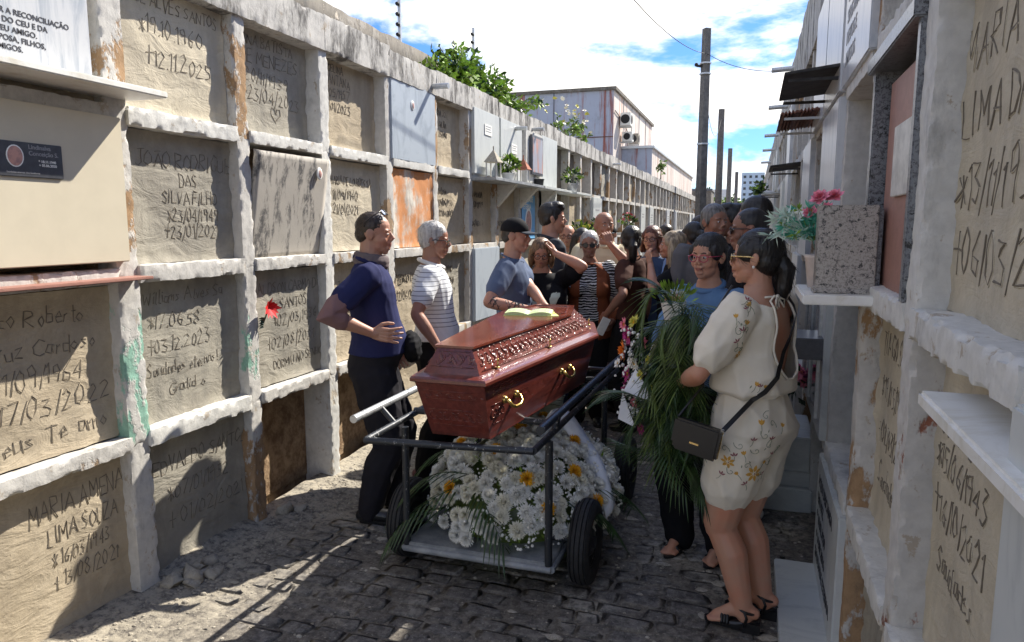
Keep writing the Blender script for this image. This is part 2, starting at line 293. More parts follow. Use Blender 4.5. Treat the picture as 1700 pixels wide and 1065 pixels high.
# ---------------- stroke lettering scratched in cement ----------------
GL={'A':[[(0,0),(.4,1),(.8,0)],[(.15,.38),(.65,.38)]],'B':[[(0,0),(0,1),(.5,.95),(.55,.7),(.05,.52),(.6,.4),(.6,.1),(0,0)]],'C':[[(.7,.85),(.35,1),(.03,.6),(.1,.15),(.4,0),(.7,.12)]],'D':[[(0,0),(0,1),(.45,.9),(.65,.5),(.45,.08),(0,0)]],'E':[[(.6,1),(0,1),(0,0),(.6,0)],[(0,.52),(.5,.52)]],'F':[[(.6,1),(0,1),(0,0)],[(0,.52),(.5,.52)]],'G':[[(.7,.85),(.35,1),(.03,.55),(.15,.08),(.5,0),(.7,.35),(.42,.4)]],'H':[[(0,0),(0,1)],[(.6,0),(.6,1)],[(0,.5),(.6,.5)]],'I':[[(.1,0),(.1,1)]],'J':[[(.5,1),(.5,.2),(.3,0),(.03,.15)],[(.2,1),(.75,1)]],'K':[[(0,0),(0,1)],[(.6,1),(0,.45),(.65,0)]],'L':[[(0,1),(0,0),(.55,0)]],'M':[[(0,0),(.05,1),(.4,.35),(.75,1),(.8,0)]],'N':[[(0,0),(0,1),(.6,0),(.6,1)]],'O':[[(.35,1),(.03,.7),(.03,.25),(.35,0),(.66,.3),(.64,.72),(.35,1)]],'P':[[(0,0),(0,1),(.5,.93),(.55,.65),(0,.48)]],'Q':[[(.35,1),(.03,.5),(.35,0),(.66,.5),(.35,1)],[(.4,.2),(.7,-.1)]],'R':[[(0,0),(0,1),(.5,.93),(.55,.65),(0,.5),(.6,0)]],'S':[[(.6,.88),(.3,1),(.05,.75),(.55,.35),(.45,.05),(.02,.1)]],'T':[[(0,1),(.7,1)],[(.35,1),(.35,0)]],'U':[[(0,1),(.03,.2),(.3,0),(.58,.2),(.6,1)]],'V':[[(0,1),(.3,0),(.6,1)]],'W':[[(0,1),(.2,0),(.4,.7),(.6,0),(.8,1)]],'X':[[(0,0),(.6,1)],[(0,1),(.6,0)]],'Y':[[(0,1),(.3,.5),(.6,1)],[(.3,.5),(.3,0)]],'Z':[[(0,1),(.6,1),(0,0),(.6,0)]],
'0':[[(.3,1),(.03,.6),(.08,.15),(.3,0),(.55,.3),(.53,.75),(.3,1)]],'1':[[(.0,.8),(.2,1),(.2,0)]],'2':[[(.03,.8),(.3,1),(.52,.72),(.02,0),(.6,.02)]],'3':[[(.05,.95),(.5,.92),(.2,.58),(.55,.35),(.4,.02),(0,.08)]],'4':[[(.45,0),(.42,1),(0,.35),(.6,.35)]],'5':[[(.55,1),(.1,1),(.08,.6),(.45,.6),(.5,.15),(.02,.03)]],'6':[[(.5,1),(.1,.55),(.08,.12),(.4,0),(.52,.35),(.1,.42)]],'7':[[(0,1),(.6,1),(.2,0)]],'8':[[(.3,.52),(.05,.8),(.3,1),(.52,.8),(.05,.2),(.3,0),(.55,.22),(.3,.52)]],'9':[[(.5,.6),(.1,.55),(.08,.9),(.4,1),(.52,.7),(.45,0)]],
'.':[[(.05,0),(.12,.05)]],'/':[[(0,-.15),(.35,1.1)]],'*':[[(0,.2),(.5,.8)],[(0,.8),(.5,.2)],[(.25,.05),(.25,.95)]],'+':[[(0,.55),(.55,.55)],[(.28,0),(.28,1)]],'!':[[(.1,1),(.12,.3)],[(.1,.05),(.13,.08)]],'Ã':[[(0,0),(.4,1),(.8,0)],[(.15,.38),(.65,.38)],[(.1,1.15),(.6,1.2)]],'É':[[(.6,1),(0,1),(0,0),(.6,0)],[(0,.52),(.5,.52)],[(.2,1.1),(.5,1.25)]],'-':[[(0,.5),(.4,.5)]],',':[[(.1,.05),(.0,-.15)]],'♥':[[(.5,.0),(.02,.6),(.15,.95),(.45,.8),(.5,.6),(.62,.9),(.92,.9),(1,.55),(.5,0)]],
'a':[[(.45,.5),(.1,.5),(.05,.1),(.35,.05),(.45,.5),(.5,0)]],'e':[[(.05,.28),(.45,.3),(.3,.55),(.05,.35),(.15,.02),(.45,.08)]],'o':[[(.25,.55),(.03,.28),(.25,0),(.45,.28),(.25,.55)]],'r':[[(.02,0),(.05,.55)],[(.05,.38),(.3,.55)]],'t':[[(.2,.95),(.18,.08),(.38,.02)],[(0,.62),(.4,.62)]],'b':[[(0,1),(.02,0),(.4,.05),(.42,.45),(.02,.5)]],'i':[[(.1,0),(.1,.55)],[(.1,.75),(.12,.8)]],'l':[[(.1,1),(.1,.05),(.25,.02)]],'s':[[(.38,.5),(.1,.5),(.38,.18),(.03,.02)]],'u':[[(0,.55),(.05,.05),(.4,.1),(.42,.55)],[(.42,.55),(.48,0)]],'d':[[(.45,.5),(.1,.5),(.05,.08),(.4,.08)],[(.45,1),(.45,0)]],'n':[[(0,0),(0,.55)],[(0,.4),(.3,.55),(.42,0)]],'m':[[(0,0),(0,.55)],[(0,.4),(.25,.55),(.3,0)],[(.3,.4),(.5,.55),(.6,0)]],'v':[[(0,.55),(.2,0),(.42,.55)]],'c':[[(.4,.5),(.1,.5),(.08,.08),(.42,.05)]],'z':[[(0,.5),(.4,.5),(0,0),(.42,0)]],'p':[[(0,-.35),(0,.55),(.4,.45),(.35,.05),(0,.05)]],'f':[[(.35,.95),(.15,.8),(.15,-.1)],[(0,.5),(.35,.5)]],'g':[[(.4,.5),(.05,.4),(.1,.05),(.4,.1),(.42,.5),(.4,-.3),(.05,-.25)]],'h':[[(0,1),(0,0)],[(0,.4),(.3,.55),(.42,0)]],'w':[[(0,.55),(.12,0),(.28,.4),(.45,0),(.6,.55)]]}
WD={'I':.42,'.':.22,'/':.42,'!':.25,'1':.36,'l':.32,'i':.25,'M':1.0,'W':1.0,'A':.95,'r':.4,'t':.45,'m':.75,' ':.42,'♥':1.15,',':.22}
def scratch(g,lines,P,U,Vv,Nn,r=.0032,m=0,seed=0,drop=.0,ridge=None):
    """lines: (text,u0,v0,height,width_scale,slant). P origin, U/V unit axes, Nn outward"""
    rs=random.Random(seed)
    for (tx,u0,v0,h,ws,tilt) in lines:
        u=u0
        for ch in tx:
            wd=WD.get(ch,.78 if ch.isupper() or ch.isdigit() else .58); ox,oy=rs.uniform(-.05,.05),rs.uniform(-.09,.09); hs=h*rs.uniform(.86,1.13)
            for st in GL.get(ch,[]):
                pts=[]
                for (a,b) in st:
                    a+=ox+rs.uniform(-.05,.05)+b*.08; b+=oy+rs.uniform(-.05,.05)
                    uu=u+a*h*ws; vv=v0+(u-u0)*tilt+b*hs
                    pts.append((uu,vv))
                sm=[]
                for i in range(len(pts)-1):
                    (a0,b0),(a1,b1)=pts[i],pts[i+1]; n=2
                    for k in range(n): sm.append((a0+(a1-a0)*k/n+rs.uniform(-.02,.02)*h,b0+(b1-b0)*k/n+rs.uniform(-.02,.02)*h))
                sm.append(pts[-1])
                V=[P(a,b)+Nn*.0003 for a,b in sm]
                g.tube(V,[r*rs.uniform(.5,1.1) for _ in V],4,m,cap=True)
                if ridge is not None:
                    sd_=rs.choice((-1,1)); V2=[P(a+sd_*r*1.3,b-abs(r)*1.0)+Nn*.0002 for a,b in sm]; ridge.tube(V2,[r*rs.uniform(.2,.8) for _ in V2],4,0,cap=True)
            u+=wd*h*ws
def ptext(body,size,m,font_sp=1.0,ext=.0006,align='LEFT',sx=1.0):
    cu=bpy.data.curves.new('t','FONT'); cu.body=body; cu.size=size; cu.extrude=ext; cu.space_line=font_sp; cu.align_x=align; cu.offset=size*.012
    o=bpy.data.objects.new('t',cu); COL.objects.link(o); bpy.context.view_layer.update()
    me=bpy.data.meshes.new_from_object(o.evaluated_get(bpy.context.evaluated_depsgraph_get())); bpy.data.objects.remove(o); me.materials.clear(); me.materials.append(m)
    if sx!=1:
        for v in me.vertices: v.co.x*=sx
    return me
LROT=Matrix(((0,0,1),(1,0,0),(0,1,0)))     # text x-> +Y, y-> +Z, facing +X   (left wall)
RROT=Matrix(((0,0,-1),(-1,0,0),(0,1,0)))   # text x-> -Y, y-> +Z, facing -X   (right wall)
def textob(name,body,size,m,rotm,loc,parent,**k):
    me=ptext(body,size,m,**k); me.transform(rotm.to_4x4()); return ob(name,me,parent,loc=loc)
# ---------------- ground ----------------
g=G(); grid(g,lambda u,v:Vector((-400+800*u,-300+900*v,-.03)),8,8); o=g.build('ground',M['mud']); tag(o,'far flat ground beyond the cemetery alley',kind='structure')
def gh(x,y): 
    e=max(0,1-(x+2.46)/.45); return nz((x,y,0),2.2,3)*.014+nz((x,y,0),9,1)*.006+ .035*e*e+ .015*e*nz((x,y,0),7,8)
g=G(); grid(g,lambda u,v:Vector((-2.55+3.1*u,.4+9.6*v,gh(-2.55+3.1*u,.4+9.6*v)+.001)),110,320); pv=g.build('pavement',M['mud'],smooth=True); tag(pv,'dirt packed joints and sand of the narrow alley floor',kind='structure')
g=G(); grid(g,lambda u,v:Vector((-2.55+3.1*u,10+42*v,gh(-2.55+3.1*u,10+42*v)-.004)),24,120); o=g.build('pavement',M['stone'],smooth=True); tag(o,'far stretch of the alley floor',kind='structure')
# paving stones in rows across the alley
var=[]
for s in range(10):
    bm=bmesh.new(); bmesh.ops.create_cube(bm,size=1); bmesh.ops.bevel(bm,geom=[e for e in bm.edges if max(v.co.z for v in e.verts)>.4],offset=.13,segments=1,affect='EDGES')
    for v in bm.verts:
        d=noise.noise_vector(v.co*1.9+Vector((s*5,s,0))); v.co.x+=d.x*.18; v.co.y+=d.y*.2; v.co.z=(v.co.z*.012 if v.co.z>0 else v.co.z*.03)+d.z*.009
    me=bpy.data.meshes.new('stone'); bm.to_mesh(me); bm.free(); me.materials.append(M['stone']); me.polygons.foreach_set('use_smooth',[True]*len(me.polygons)); var.append(me)
cnt=0; stuff=G(); y=1.75; row=0
while y<13:
    dy=.092*random.uniform(.85,1.2); x=-2.4+random.uniform(-.1,.1)
    while x<.3:
        dx=.165*random.uniform(.6,1.4)
        px_,py_=x+dx/2,y+dy/2
        vis=px_>-.31*(py_)-1.9 or py_>2.3
        if random.random()<.93 and px_<.33:
            z=gh(px_,py_)+random.uniform(-.0045,.0005)-.004*max(0,nz((px_,py_,0),1.4,4))*2-.02*(px_<-2.2)
            sc=(dx*.93,dy*.90,1); rz=random.uniform(-.06,.06)
            if cnt<300 and vis and py_<5.2:
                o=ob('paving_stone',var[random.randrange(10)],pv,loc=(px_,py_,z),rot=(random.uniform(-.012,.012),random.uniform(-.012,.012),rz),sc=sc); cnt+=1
            else:
                me=var[random.randrange(10)]; rm=Matrix.Translation((px_,py_,z))@Matrix.Rotation(rz,4,'Z')@Matrix.Diagonal((*sc,1)); stuff.add([rm@v.co for v in me.vertices],[tuple(p.vertices) for p in me.polygons])
        x+=dx
    y+=dy; row+=1
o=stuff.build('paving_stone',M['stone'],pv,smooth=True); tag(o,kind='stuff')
# crumbs and pebbles
g=G()
for i in range(5200):
    y=random.uniform(1.8,9); x=random.uniform(-2.45,.33)
    if i%2: x=-2.45+abs(random.gauss(0,.16))
    r=random.uniform(.002,.006)*(1.9 if random.random()<.05 else 1)*(1+.05*y)
    V,F=ell((x,y,gh(x,y)+r*.3),(r*random.uniform(.8,1.7),r*random.uniform(.8,1.5),r*.7),6); g.add(V,F)
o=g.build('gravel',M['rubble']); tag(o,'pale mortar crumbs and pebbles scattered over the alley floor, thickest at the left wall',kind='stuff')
g=G()
for i in range(90):   # flat mortar splashes
    y=random.uniform(1.9,6); x=random.uniform(-2.2,.3); r=random.uniform(.01,.03); n=9
    V=[(x+math.cos(a*2*pi/n)*r*random.uniform(.6,1.4)*1.4,y+math.sin(a*2*pi/n)*r*random.uniform(.6,1.3),gh(x,y)+.012) for a in range(n)]; z0=sum(v[2] for v in V)/n
    V=[(a,b,gh(a,b)+.006) for a,b,_ in V]+[(x,y,gh(x,y)+.014)]; g.add(V,[(k,(k+1)%n,n) for k in range(n)])
o=g.build('mortar_splash',M['rubble'],smooth=True); tag(o,'dried pale mortar splashes stuck on the alley stones',kind='stuff')
g=G()
for (x,y,r) in [(-2.36,2.45,.05),(-2.30,2.50,.035),(-2.40,2.36,.04),(-2.33,2.40,.03),(-2.38,2.58,.03),(-2.42,3.2,.04),(-2.38,3.28,.03)]:
    b=G(); V,F=ell((x,y,gh(x,y)+r*.3),(r*1.2,r*1.3,r*.7),12); V=[v+noise.noise_vector(v*32)*r*.8 for v in V]; g.add(V,F)
o=g.build('mortar_lump',M['rubble'],smooth=True); tag(o,'pile of crumbled mortar lumps at the foot of the left wall',kind='stuff')
# ---------------- burial niche walls ----------------
LX=-2.46; PL=.765
LB=[.76,1.53,2.30,3.06,3.80,4.60,5.38,6.14,6.86,7.60,8.34,9.08,9.82]
while LB[-1]<34.5: LB.append(LB[-1]+.74)
LZ=[0.0,.70,1.415,2.07,2.70]; LTOP=2.84
wl=empty('burial_wall',(LX,0,0),'long whitewashed burial wall on the left with four tiers of cemented niches','wall')
wl.location=(0,0,0)
g=G(); g.box(LX-.42,LX-.20,-.3,34.6,-.03,LTOP-.03); g.build('masonry',M['raw'],wl)
def cement_panel(x,y0,y1,z0,z1,sgn,seed,mat,n=26,amp=.006):
    g=G(); 
    def f(u,v):
        y=y0+(y1-y0)*u; z=z0+(z1-z0)*v; d=nz((0,y,z),4,seed)*amp*1.6+nz((0,y,z),17,seed+3)*amp*.5
        e=min(u,1-u,v,1-v)*(y1-y0); d+=.012*max(0,1-e/.03)*(.6+nz((0,y,z),20,seed))
        return Vector((x+sgn*d,y,z))
    grid(g,f,n,n,flip=sgn<0); return g.mesh(mat,True)
def lines_on(cell,lines,x,sgn,seed,parent,r=.0032,m='groove',surf=None):
    y0,y1,z0,z1=cell; W=y1-y0; Hh=z1-z0; g=G()
    n=Vector((sgn,0,0)); bv=None
    if surf is not None: bv=BVHTree.FromPolygons([v.co for v in surf.vertices],[tuple(p.vertices) for p in surf.polygons])
    def P(u,v):
        y=(y0+u) if sgn>0 else (y1-u); q=Vector((x,y,z0+v))
        if bv:
            h=bv.ray_cast(Vector((x+sgn*.1,y,z0+v)),Vector((-sgn,0,0)))
            if h[0] is not None: q=h[0]
        return q
    ll=[(t,u*W+(.045 if sgn>0 else .0),v*Hh,h*Hh,ws,tl) for (t,u,v,h,ws,tl) in lines]
    rg=G() if surf is not None else None
    scratch(g,ll,P,Vector((0,1,0)),Vector((0,0,1)),n,r,0,seed,0,rg)
    o=ob('inscription',g.mesh([M[m]]),parent)
    if rg and rg.V: ob('mortar_burr',mkmesh(rg.V,rg.F,[surf.materials[0]],True),parent)['kind']='stuff'
    return o
def rpost(par,x0,x1,y0,y1,z0,z1,mat,res,amp,seed,name='post',label=None):
    g=G(); rough_box(g,x0,x1,y0,y1,z0,z1,res,amp,seed); o=g.build(name,mat,par,smooth=True); o.data.set_sharp_from_angle(angle=R(38))
    if label: o['label']=label
    return o
TXT={ # column index, row(0 bottom..3 top) : (material, lines)
 (1,2):('cream',None),
 (1,1):('cem_sand',[('Marco Roberto',.04,.80,.105,.95,.01),('Cruz Cardoso',.14,.62,.105,1.0,.01),('*01/09/1964',.10,.44,.115,.85,.02),('+17/03/2022',.12,.26,.12,.95,.02),('Deus Te amo',.10,.08,.115,1.05,.03)]),
 (1,0):('cem_sand',[('MARIA AMENA',.30,.74,.125,.62,.03),('LIMA SOUZA',.40,.57,.11,.62,.03),('* 16/03/1943',.42,.42,.095,.62,.02),('+ 13/08/2021',.42,.27,.10,.66,.02)]),
 (2,3):('cem_pale',[('JOSE ALVES SANTOS',.04,.84,.10,.80,-.01),('*19.10.1960',.16,.62,.13,.9,0),('+12.11.2025',.20,.38,.13,.95,0)]),
 (2,2):('cem_grey',[('JOÃO RODRIGUES',.06,.74,.12,.92,.0),('DAS',.42,.60,.10,.8,0),('SILVA FILHO',.26,.46,.10,.8,0),('*23/04/1949',.30,.32,.10,.8,0),('+23/01/2021',.28,.19,.10,.85,0)]),
 (2,1):('cem_grey',[('Williams Alves Sa',.04,.84,.09,.95,.01),('*17.06.58',.08,.66,.10,.95,0),('+03.12.2023',.06,.49,.10,.9,.01),('Saudades eternas!',.03,.32,.09,.85,.02),('Gratidão',.22,.17,.09,.95,.02)]),
 (2,0):('cem_grey',[('EDVALDO SANTOS',.03,.72,.11,.85,.0),('*07/01/1952',.14,.50,.11,.9,0),('+ 01/02/2021',.14,.28,.12,.95,.01)]),
 (3,3):('cem_grey',[('ANA BATISTA',.06,.84,.10,.95,0),('DE MENEZES',.04,.68,.12,1.0,0),('*20/11/1939',.02,.50,.12,1.0,-.02),('+23/04/2023',.05,.32,.12,1.0,-.02),('♥',.4,.14,.15,1,0)]),
 (3,2):('lean',None),
 (3,1):('cem_grey',[('ALDSON CARMO DO',.05,.80,.09,.9,.0),('SANTOS',.34,.66,.10,.85,0),('*02/03/1936',.26,.50,.10,.9,.03),('+02/08/2021',.16,.30,.10,.95,.04),('DORMIU NO SENHOR',.22,.12,.08,.85,.04)]),
 (3,0):('open',None),
 (4,3):('cem_sand',[('ANGELINA',.04,.86,.08,.95,0),('SANTANA',.08,.72,.10,.95,0),('18/05/1957',.04,.58,.10,.95,0),('13/01/2023',.05,.42,.10,.95,0)]),
 (4,2):('cem_pale',[('MARIA DE LOURDES SA',.03,.74,.09,.72,0),('11/09/1940',.08,.58,.10,.9,0),('21/01/2021',.08,.42,.10,.9,0)]),
 (4,1):('cem_sand',[('JOSEFA',.1,.7,.1,.9,0),('10/02/1948',.1,.5,.1,.9,0)]),
 (4,0):('open',None),
 (5,3):('marble_blue',None),(5,2):('orange',None),(5,1):('cem_sand',[('PEDRO DIAS',.1,.7,.1,.9,0),('02/06/2020',.1,.5,.1,.9,0)]),(5,0):('cem_sand',[]),
 (6,3):('cem_sand',[('MARIA JOSE',.1,.78,.09,.85,0),('DA SILVA',.15,.62,.09,.85,0),('*02/03/1951',.1,.46,.09,.85,0)]),
 (6,2):('cem_sand',[('Antonio',.1,.75,.09,.9,0),('*05/06/1938',.1,.58,.09,.85,0),('+22/04/2019',.1,.42,.09,.85,0)]),
 (6,1):('cem_grey',[('SEVERINO',.1,.75,.09,.9,0),('*16/05/1950',.1,.58,.09,.85,0),('+17/06/2022',.1,.42,.09,.85,0)]),
 (6,0):('cem_sand',[]),
 (7,3):('marble_pale',None),(8,3):('marble_pale',None),(9,3):('picture',None),(10,3):('marble_pale',None),
 (7,2):('cem_sand',[('RAIMUNDA',.1,.75,.09,.9,0),('*05/09/1929',.1,.58,.09,.85,0),('+06/10/2018',.1,.28,.09,.85,0)]),(8,2):('cem_sand',[('LUIZ',.1,.75,.09,.9,0),('+06/10/2018',.1,.28,.09,.85,0)]),(9,2):('banner',None),(10,2):('marble_pale',None),
 (7,1):('marble_blue',None)}
random.seed(11)
sharedp={}
for c in range(len(LB)-1):
    y0,y1=LB[c],LB[c+1]
    near=1<=c<=7
    res=.014 if 1<=c<=4 else (.03 if near else .12); amp=.0065
    # post at y0
    for r in range(4):
        if c==0: break
        z0,z1=LZ[r],LZ[r+1]; zz=z1 if r<3 else 2.66
        mt='wash'
        if c==2: mt=['wash','wash_teal','wash_ochre','wash_ochre'][r]
        if c==3: mt=['wash_ochre','wash_teal','wash','wash_ochre'][r]
        if c==4: mt='wash_clean'
        if c>=5 and random.random()<.3: mt='wash_ochre'
        pw=.055 if c in(2,) else .046
        rpost(wl,LX-.205,LX-.0,y0-pw,y0+pw,z0-.02,zz,M[mt],res,amp,c*10+r)
    for r in range(1,4):
        z=LZ[r]; mt='wash' if c!=2 else ('wash' if r==2 else 'wash_clean')
        if c in(3,4,5,6) and r==3: mt='wash_clean'
        th=.036 if c not in(2,) else .042
        off=-.03 if (c>=3 and r in(1,2,3) and c<7) else 0
        rpost(wl,LX-.205,LX+.012,y0+.045,y1-.045,z-th+off*0,z+th*.8,M[mt],res,amp*(1.3 if c==2 else 1),c*10+r+5,'ledge')
    for r in range(4):
        key=(c,r); z0,z1=LZ[r]+.035,(LZ[r+1]-.045 if r<3 else 2.65); a0,a1=y0+.05,y1-.05; spec=TXT.get(key)
        if spec is None:
            q=random.random()
            if c>10: spec=((['marble_pale','marble','cem_grey','cem_sand','open','cem_dark'][int(q*6)]) ,None) if c>1 else ('cem_sand',[])
            else: spec=(['cem_grey','cem_sand','cem_pale'][int(q*3)],[])
            if c>=11 and r==3 and q<.35: spec=('cem_dark',None)
        kind,ln=spec
        if c==0: kind,ln='cem_sand',[]
        if kind.startswith('cem'):
            x=LX-(.062 if not(c in(3,4,6) and r==3) else .095)-(.05 if kind=='cem_dark' or (c>10 and random.random()<.5) else 0)
            me=cement_panel(x,a0,a1,z0,z1,1,c*4+r,M[kind],30 if near else 6)
            o=ob('niche_slab',me,wl)
            if ln: lines_on((a0,a1,z0,z1),ln,x,1,c*4+r,o,.0027 if c<4 else .0036,surf=me if c<5 else None)
        elif kind in('marble_blue','marble_pale','marble'):
            g=G(); t=.03 if c!=5 else .012; g.bbox(LX-.1,LX+t,a0-.03,a1+.03,z0-.02,z1+.03,.006); o=g.build('niche_slab',M[kind],wl)
            if c>10:
                g=G(); 
                for k in range(random.randint(0,5)): g.box(LX+t,LX+t+.002,a0+.15,a1-.15-random.random()*.1,z1-.18-k*.06,z1-.155-k*.06)
                if g.V: g.build('inscription',M['ink_grey'],o)
        elif kind=='orange': ob('niche_slab',cement_panel(LX-.02,a0,a1,z0,z1,1,5,M['orange'],30),wl)['label']='niche closed with orange flaking plaster'
        elif kind=='open':
            if near:
                g=G(); g.box(LX-.198,LX-.19,a0,a1,z0,z1); o=g.build('niche_slab',M['raw'],wl); 
                if c==3: o['label']='broken open niche with crumbling earth coloured back'
        elif kind=='cream':
            g=G(); g.bbox(LX-.05,LX+.035,LB[c]-.02,a1+.035,z0+.02,z1+.02,.004); o=g.build('niche_slab',M['cream'],wl); o['label']='glossy cream niche cover with small portrait plaque'
            g=G(); g.bbox(LX+.035,LX+.043,1.765,2.005,1.785,1.905,.002); p=g.build('plaque',M['plaque'],wl); p['label']='small dark portrait plaque'
            g=G(); g.bbox(LX-.05,LX+.10,LB[c]-.02,a1+.085,1.395,1.408,.003); g.build('stone_sill',M['pink'],wl)
    # picture frame, banner
    if c==9:
        g=G(); g.bbox(LX-.1,LX+.05,y0+.05,y1-.03,2.09,2.66,.006); o=g.build('niche_slab',M['wash_clean'],wl)
    rpost(wl,LX-.41,LX+.02,y0,y1,2.64,LTOP+.012*math.sin(c*2.1),M['wash_top'],res*1.4,amp,c+90,'coping')
# ---- left wall: details -----
# portrait plaque: oval photo and lettering (kept with the cover)
pl=[o for o in bpy.data.objects if o.name.startswith('plaque')][0]
for n_,b_,s_,y_,z_ in (('name','Lindinalva\nConceição S.',.0215,1.875,1.883),('dates','* 18.11.1940\n+ 05.06.2020',.013,1.91,1.838),('verse','Saudades eternas dos familiares',.0095,1.79,1.797)):
    textob('lettering',b_,s_,M['petal_white'] if n_=='dates' else M['ink_grey'],LROT,(LX+.0435,y_,z_),pl,sx=1.0)
V,F=ell((LX+.0435,1.825,1.855),(.0015,.028,.034),20); 
t=MT('portrait_oval',.5); a=t.noise(26,3); t.color(t.mix(t.rng(a,.4,.6),(.62,.33,.26),(.40,.22,.20))); ob('portrait',mkmesh(V,F,t.m,True),pl)
V,F=ell((LX+.0432,1.825,1.855),(.001,.032,.038),20); ob('portrait_rim',mkmesh(V,F,M['petal_white'],True),pl)
# marble memorial above with shelf
g=G(); g.bbox(LX-.06,LX+.035,1.20,2.17,2.16,2.75,.004); mm=g.build('memorial_slab',M['marble'],wl); mm['label']='white veined marble slab with black printed epitaph'
textob('lettering','15.04.2019\nEUS QUIS POR MEIO DE EFETIVAR A RECONCILIAÇÃO\nPARA TODAS AS COISAS DO CEU E DA\nTERRA TUDO SERA TEU AMIGO.\nCOM AMOR DE SUA ESPOSA, FILHOS,\nFAMILIARES E AMIGOS.',.0265,M['ink'],LROT,(LX+.0358,1.76,2.36),mm,font_sp=1.13,align='CENTER')
g=G(); g.bbox(LX-.05,LX+.20,1.2,2.37,2.125,2.150,.004); o=g.build('marble_shelf',M['marble_warm'],wl)
# leaning stained slab (column 3, second tier from top)
g=G(); rough_box(g,LX-.075,LX-.045,3.11,3.76,1.44,2.01,.03,.003,3); o=g.build('leaning_slab',M['slab_stain'],wl,smooth=True); o['label']='loose soot stained slab leaning out of its niche'
o.data.transform(Matrix.Translation((LX-.05,0,1.44))@Matrix.Rotation(R(9.5),4,'Y')@Matrix.Translation((-LX+.05,0,-1.44)))
for (y,z,x) in ((3.655,1.915,LX+.045),(4.95,2.50,LX+.014)):
    V,F=ell((x,y,z),(.008,.028,.036),18); q=ob('portrait_medallion',mkmesh(V,F,M['petal_white'],True),wl)
    V,F=ell((x+.004,y,z),(.006,.018,.026),14); ob('portrait',mkmesh(V,F,bpy.data.materials['portrait_oval'],True),q)
# white plaques, picture frame, banner, shelves with grave things
for c,(yy,zz) in ((7,(6.42,2.46)),(8,(7.2,2.36))):
    g=G(); g.bbox(LX+.031,LX+.037,yy,yy+.19,zz,zz+.10,.001); o=g.build('plaque',M['petal_white'],wl)
    g=G(); [g.box(LX+.0372,LX+.038,yy+.02,yy+.17-.02*(k%2),zz+.075-k*.022,zz+.083-k*.022) for k in range(3)]; g.build('lettering',M['ink_grey'],o)
fr=empty('picture_frame',(LX+.055,8.0,2.18),'dark framed devotional picture fixed on the upper left wall','picture')
g=G(); g.bbox(0,.03,-.22,.22,0,.44,.004); g.build('frame',M['plaque'],fr)
t=MT('devotional_print',.35); a=t.noise(7,3,.5); b=t.noise(5,2,.5,(1,2,.5)); t.color(t.mix(t.rng(b,.45,.6),t.mix(t.rng(a,.4,.6),(.30,.22,.22),(.55,.25,.18)),(.35,.36,.42))); g=G(); g.box(.030,.033,-.195,.195,.03,.41); g.build('print',t.m,fr)
bn=empty('portrait_banner',(LX-.02,7.97,1.46),'light blue printed memorial banner with an oval portrait on the left wall','banner')
g=G(); g.box(0,.006,-.25,.25,0,.50); g.build('sheet',plain('sky_blue_banner',(.16,.42,.70),.5,var=.1,bump=0,sc=6),bn)
V,F=ell((.006,0,.19),(.004,.13,.16),24); g=G(); g.add(V,F); g.build('portrait_ring',M['petal_white'],bn,smooth=True); V,F=ell((.009,0,.19),(.004,.10,.13),24); g=G(); g.add(V,F); g.build('portrait',bpy.data.materials['portrait_oval'],bn,smooth=True)
textob('lettering','SAUDADE\nETERNA',.085,M['petal_white'],LROT,(.0075,-.2,.42),bn,sx=.95)
for i,(a,b) in enumerate(((6.16,7.72),(7.78,9.05),(9.3,10.2))):
    g=G(); g.bbox(LX-.02,LX+.24,a,b,2.02,2.05,.004); g.build('stone_shelf',M['marble_pale'] if i else M['deck'],wl)
for y in (6.9,7.65,8.4):   # brackets
    g=G(); g.add([(LX-.01,y-.04,2.02),(LX+.2,y-.04,2.02),(LX-.01,y-.04,1.80),(LX-.01,y+.04,2.02),(LX+.2,y+.04,2.02),(LX-.01,y+.04,1.80)],[(0,1,2),(3,5,4),(0,3,4,1),(1,4,5,2),(0,2,5,3)]); g.build('bracket',M['wash_clean'],wl)
def chapel(loc,label):
    c=empty('chapel_ornament',loc,label,'ornament'); g=G()
    for sx in(-1,1):
        for sy in(-1,1): g.tube([(sx*.05,sy*.06,0),(sx*.05,sy*.06,.15)],.008,6)
    g.build('column',M['wash_clean'],c); g=G(); g.box(-.07,.07,-.08,.08,0,.012); g.build('base',M['wash_clean'],c)
    g=G(); g.add([(-.07,-.08,.15),(.07,-.08,.15),(.07,.08,.15),(-.07,.08,.15),(0,0,.27)],[(0,3,2,1),(0,1,4),(1,2,4),(2,3,4),(3,0,4)]); g.tube([(0,0,.26),(0,0,.30)],.006,5); g.build('roof',M['rubble'] if 'grey' in label else M['brick'],c); return c
chapel((LX+.12,6.42,2.05),'small grey open chapel ornament on the upper left shelf'); chapel((LX+.12,7.35,2.05),'small chapel ornament with red roof beside a potted plant on the shelf')
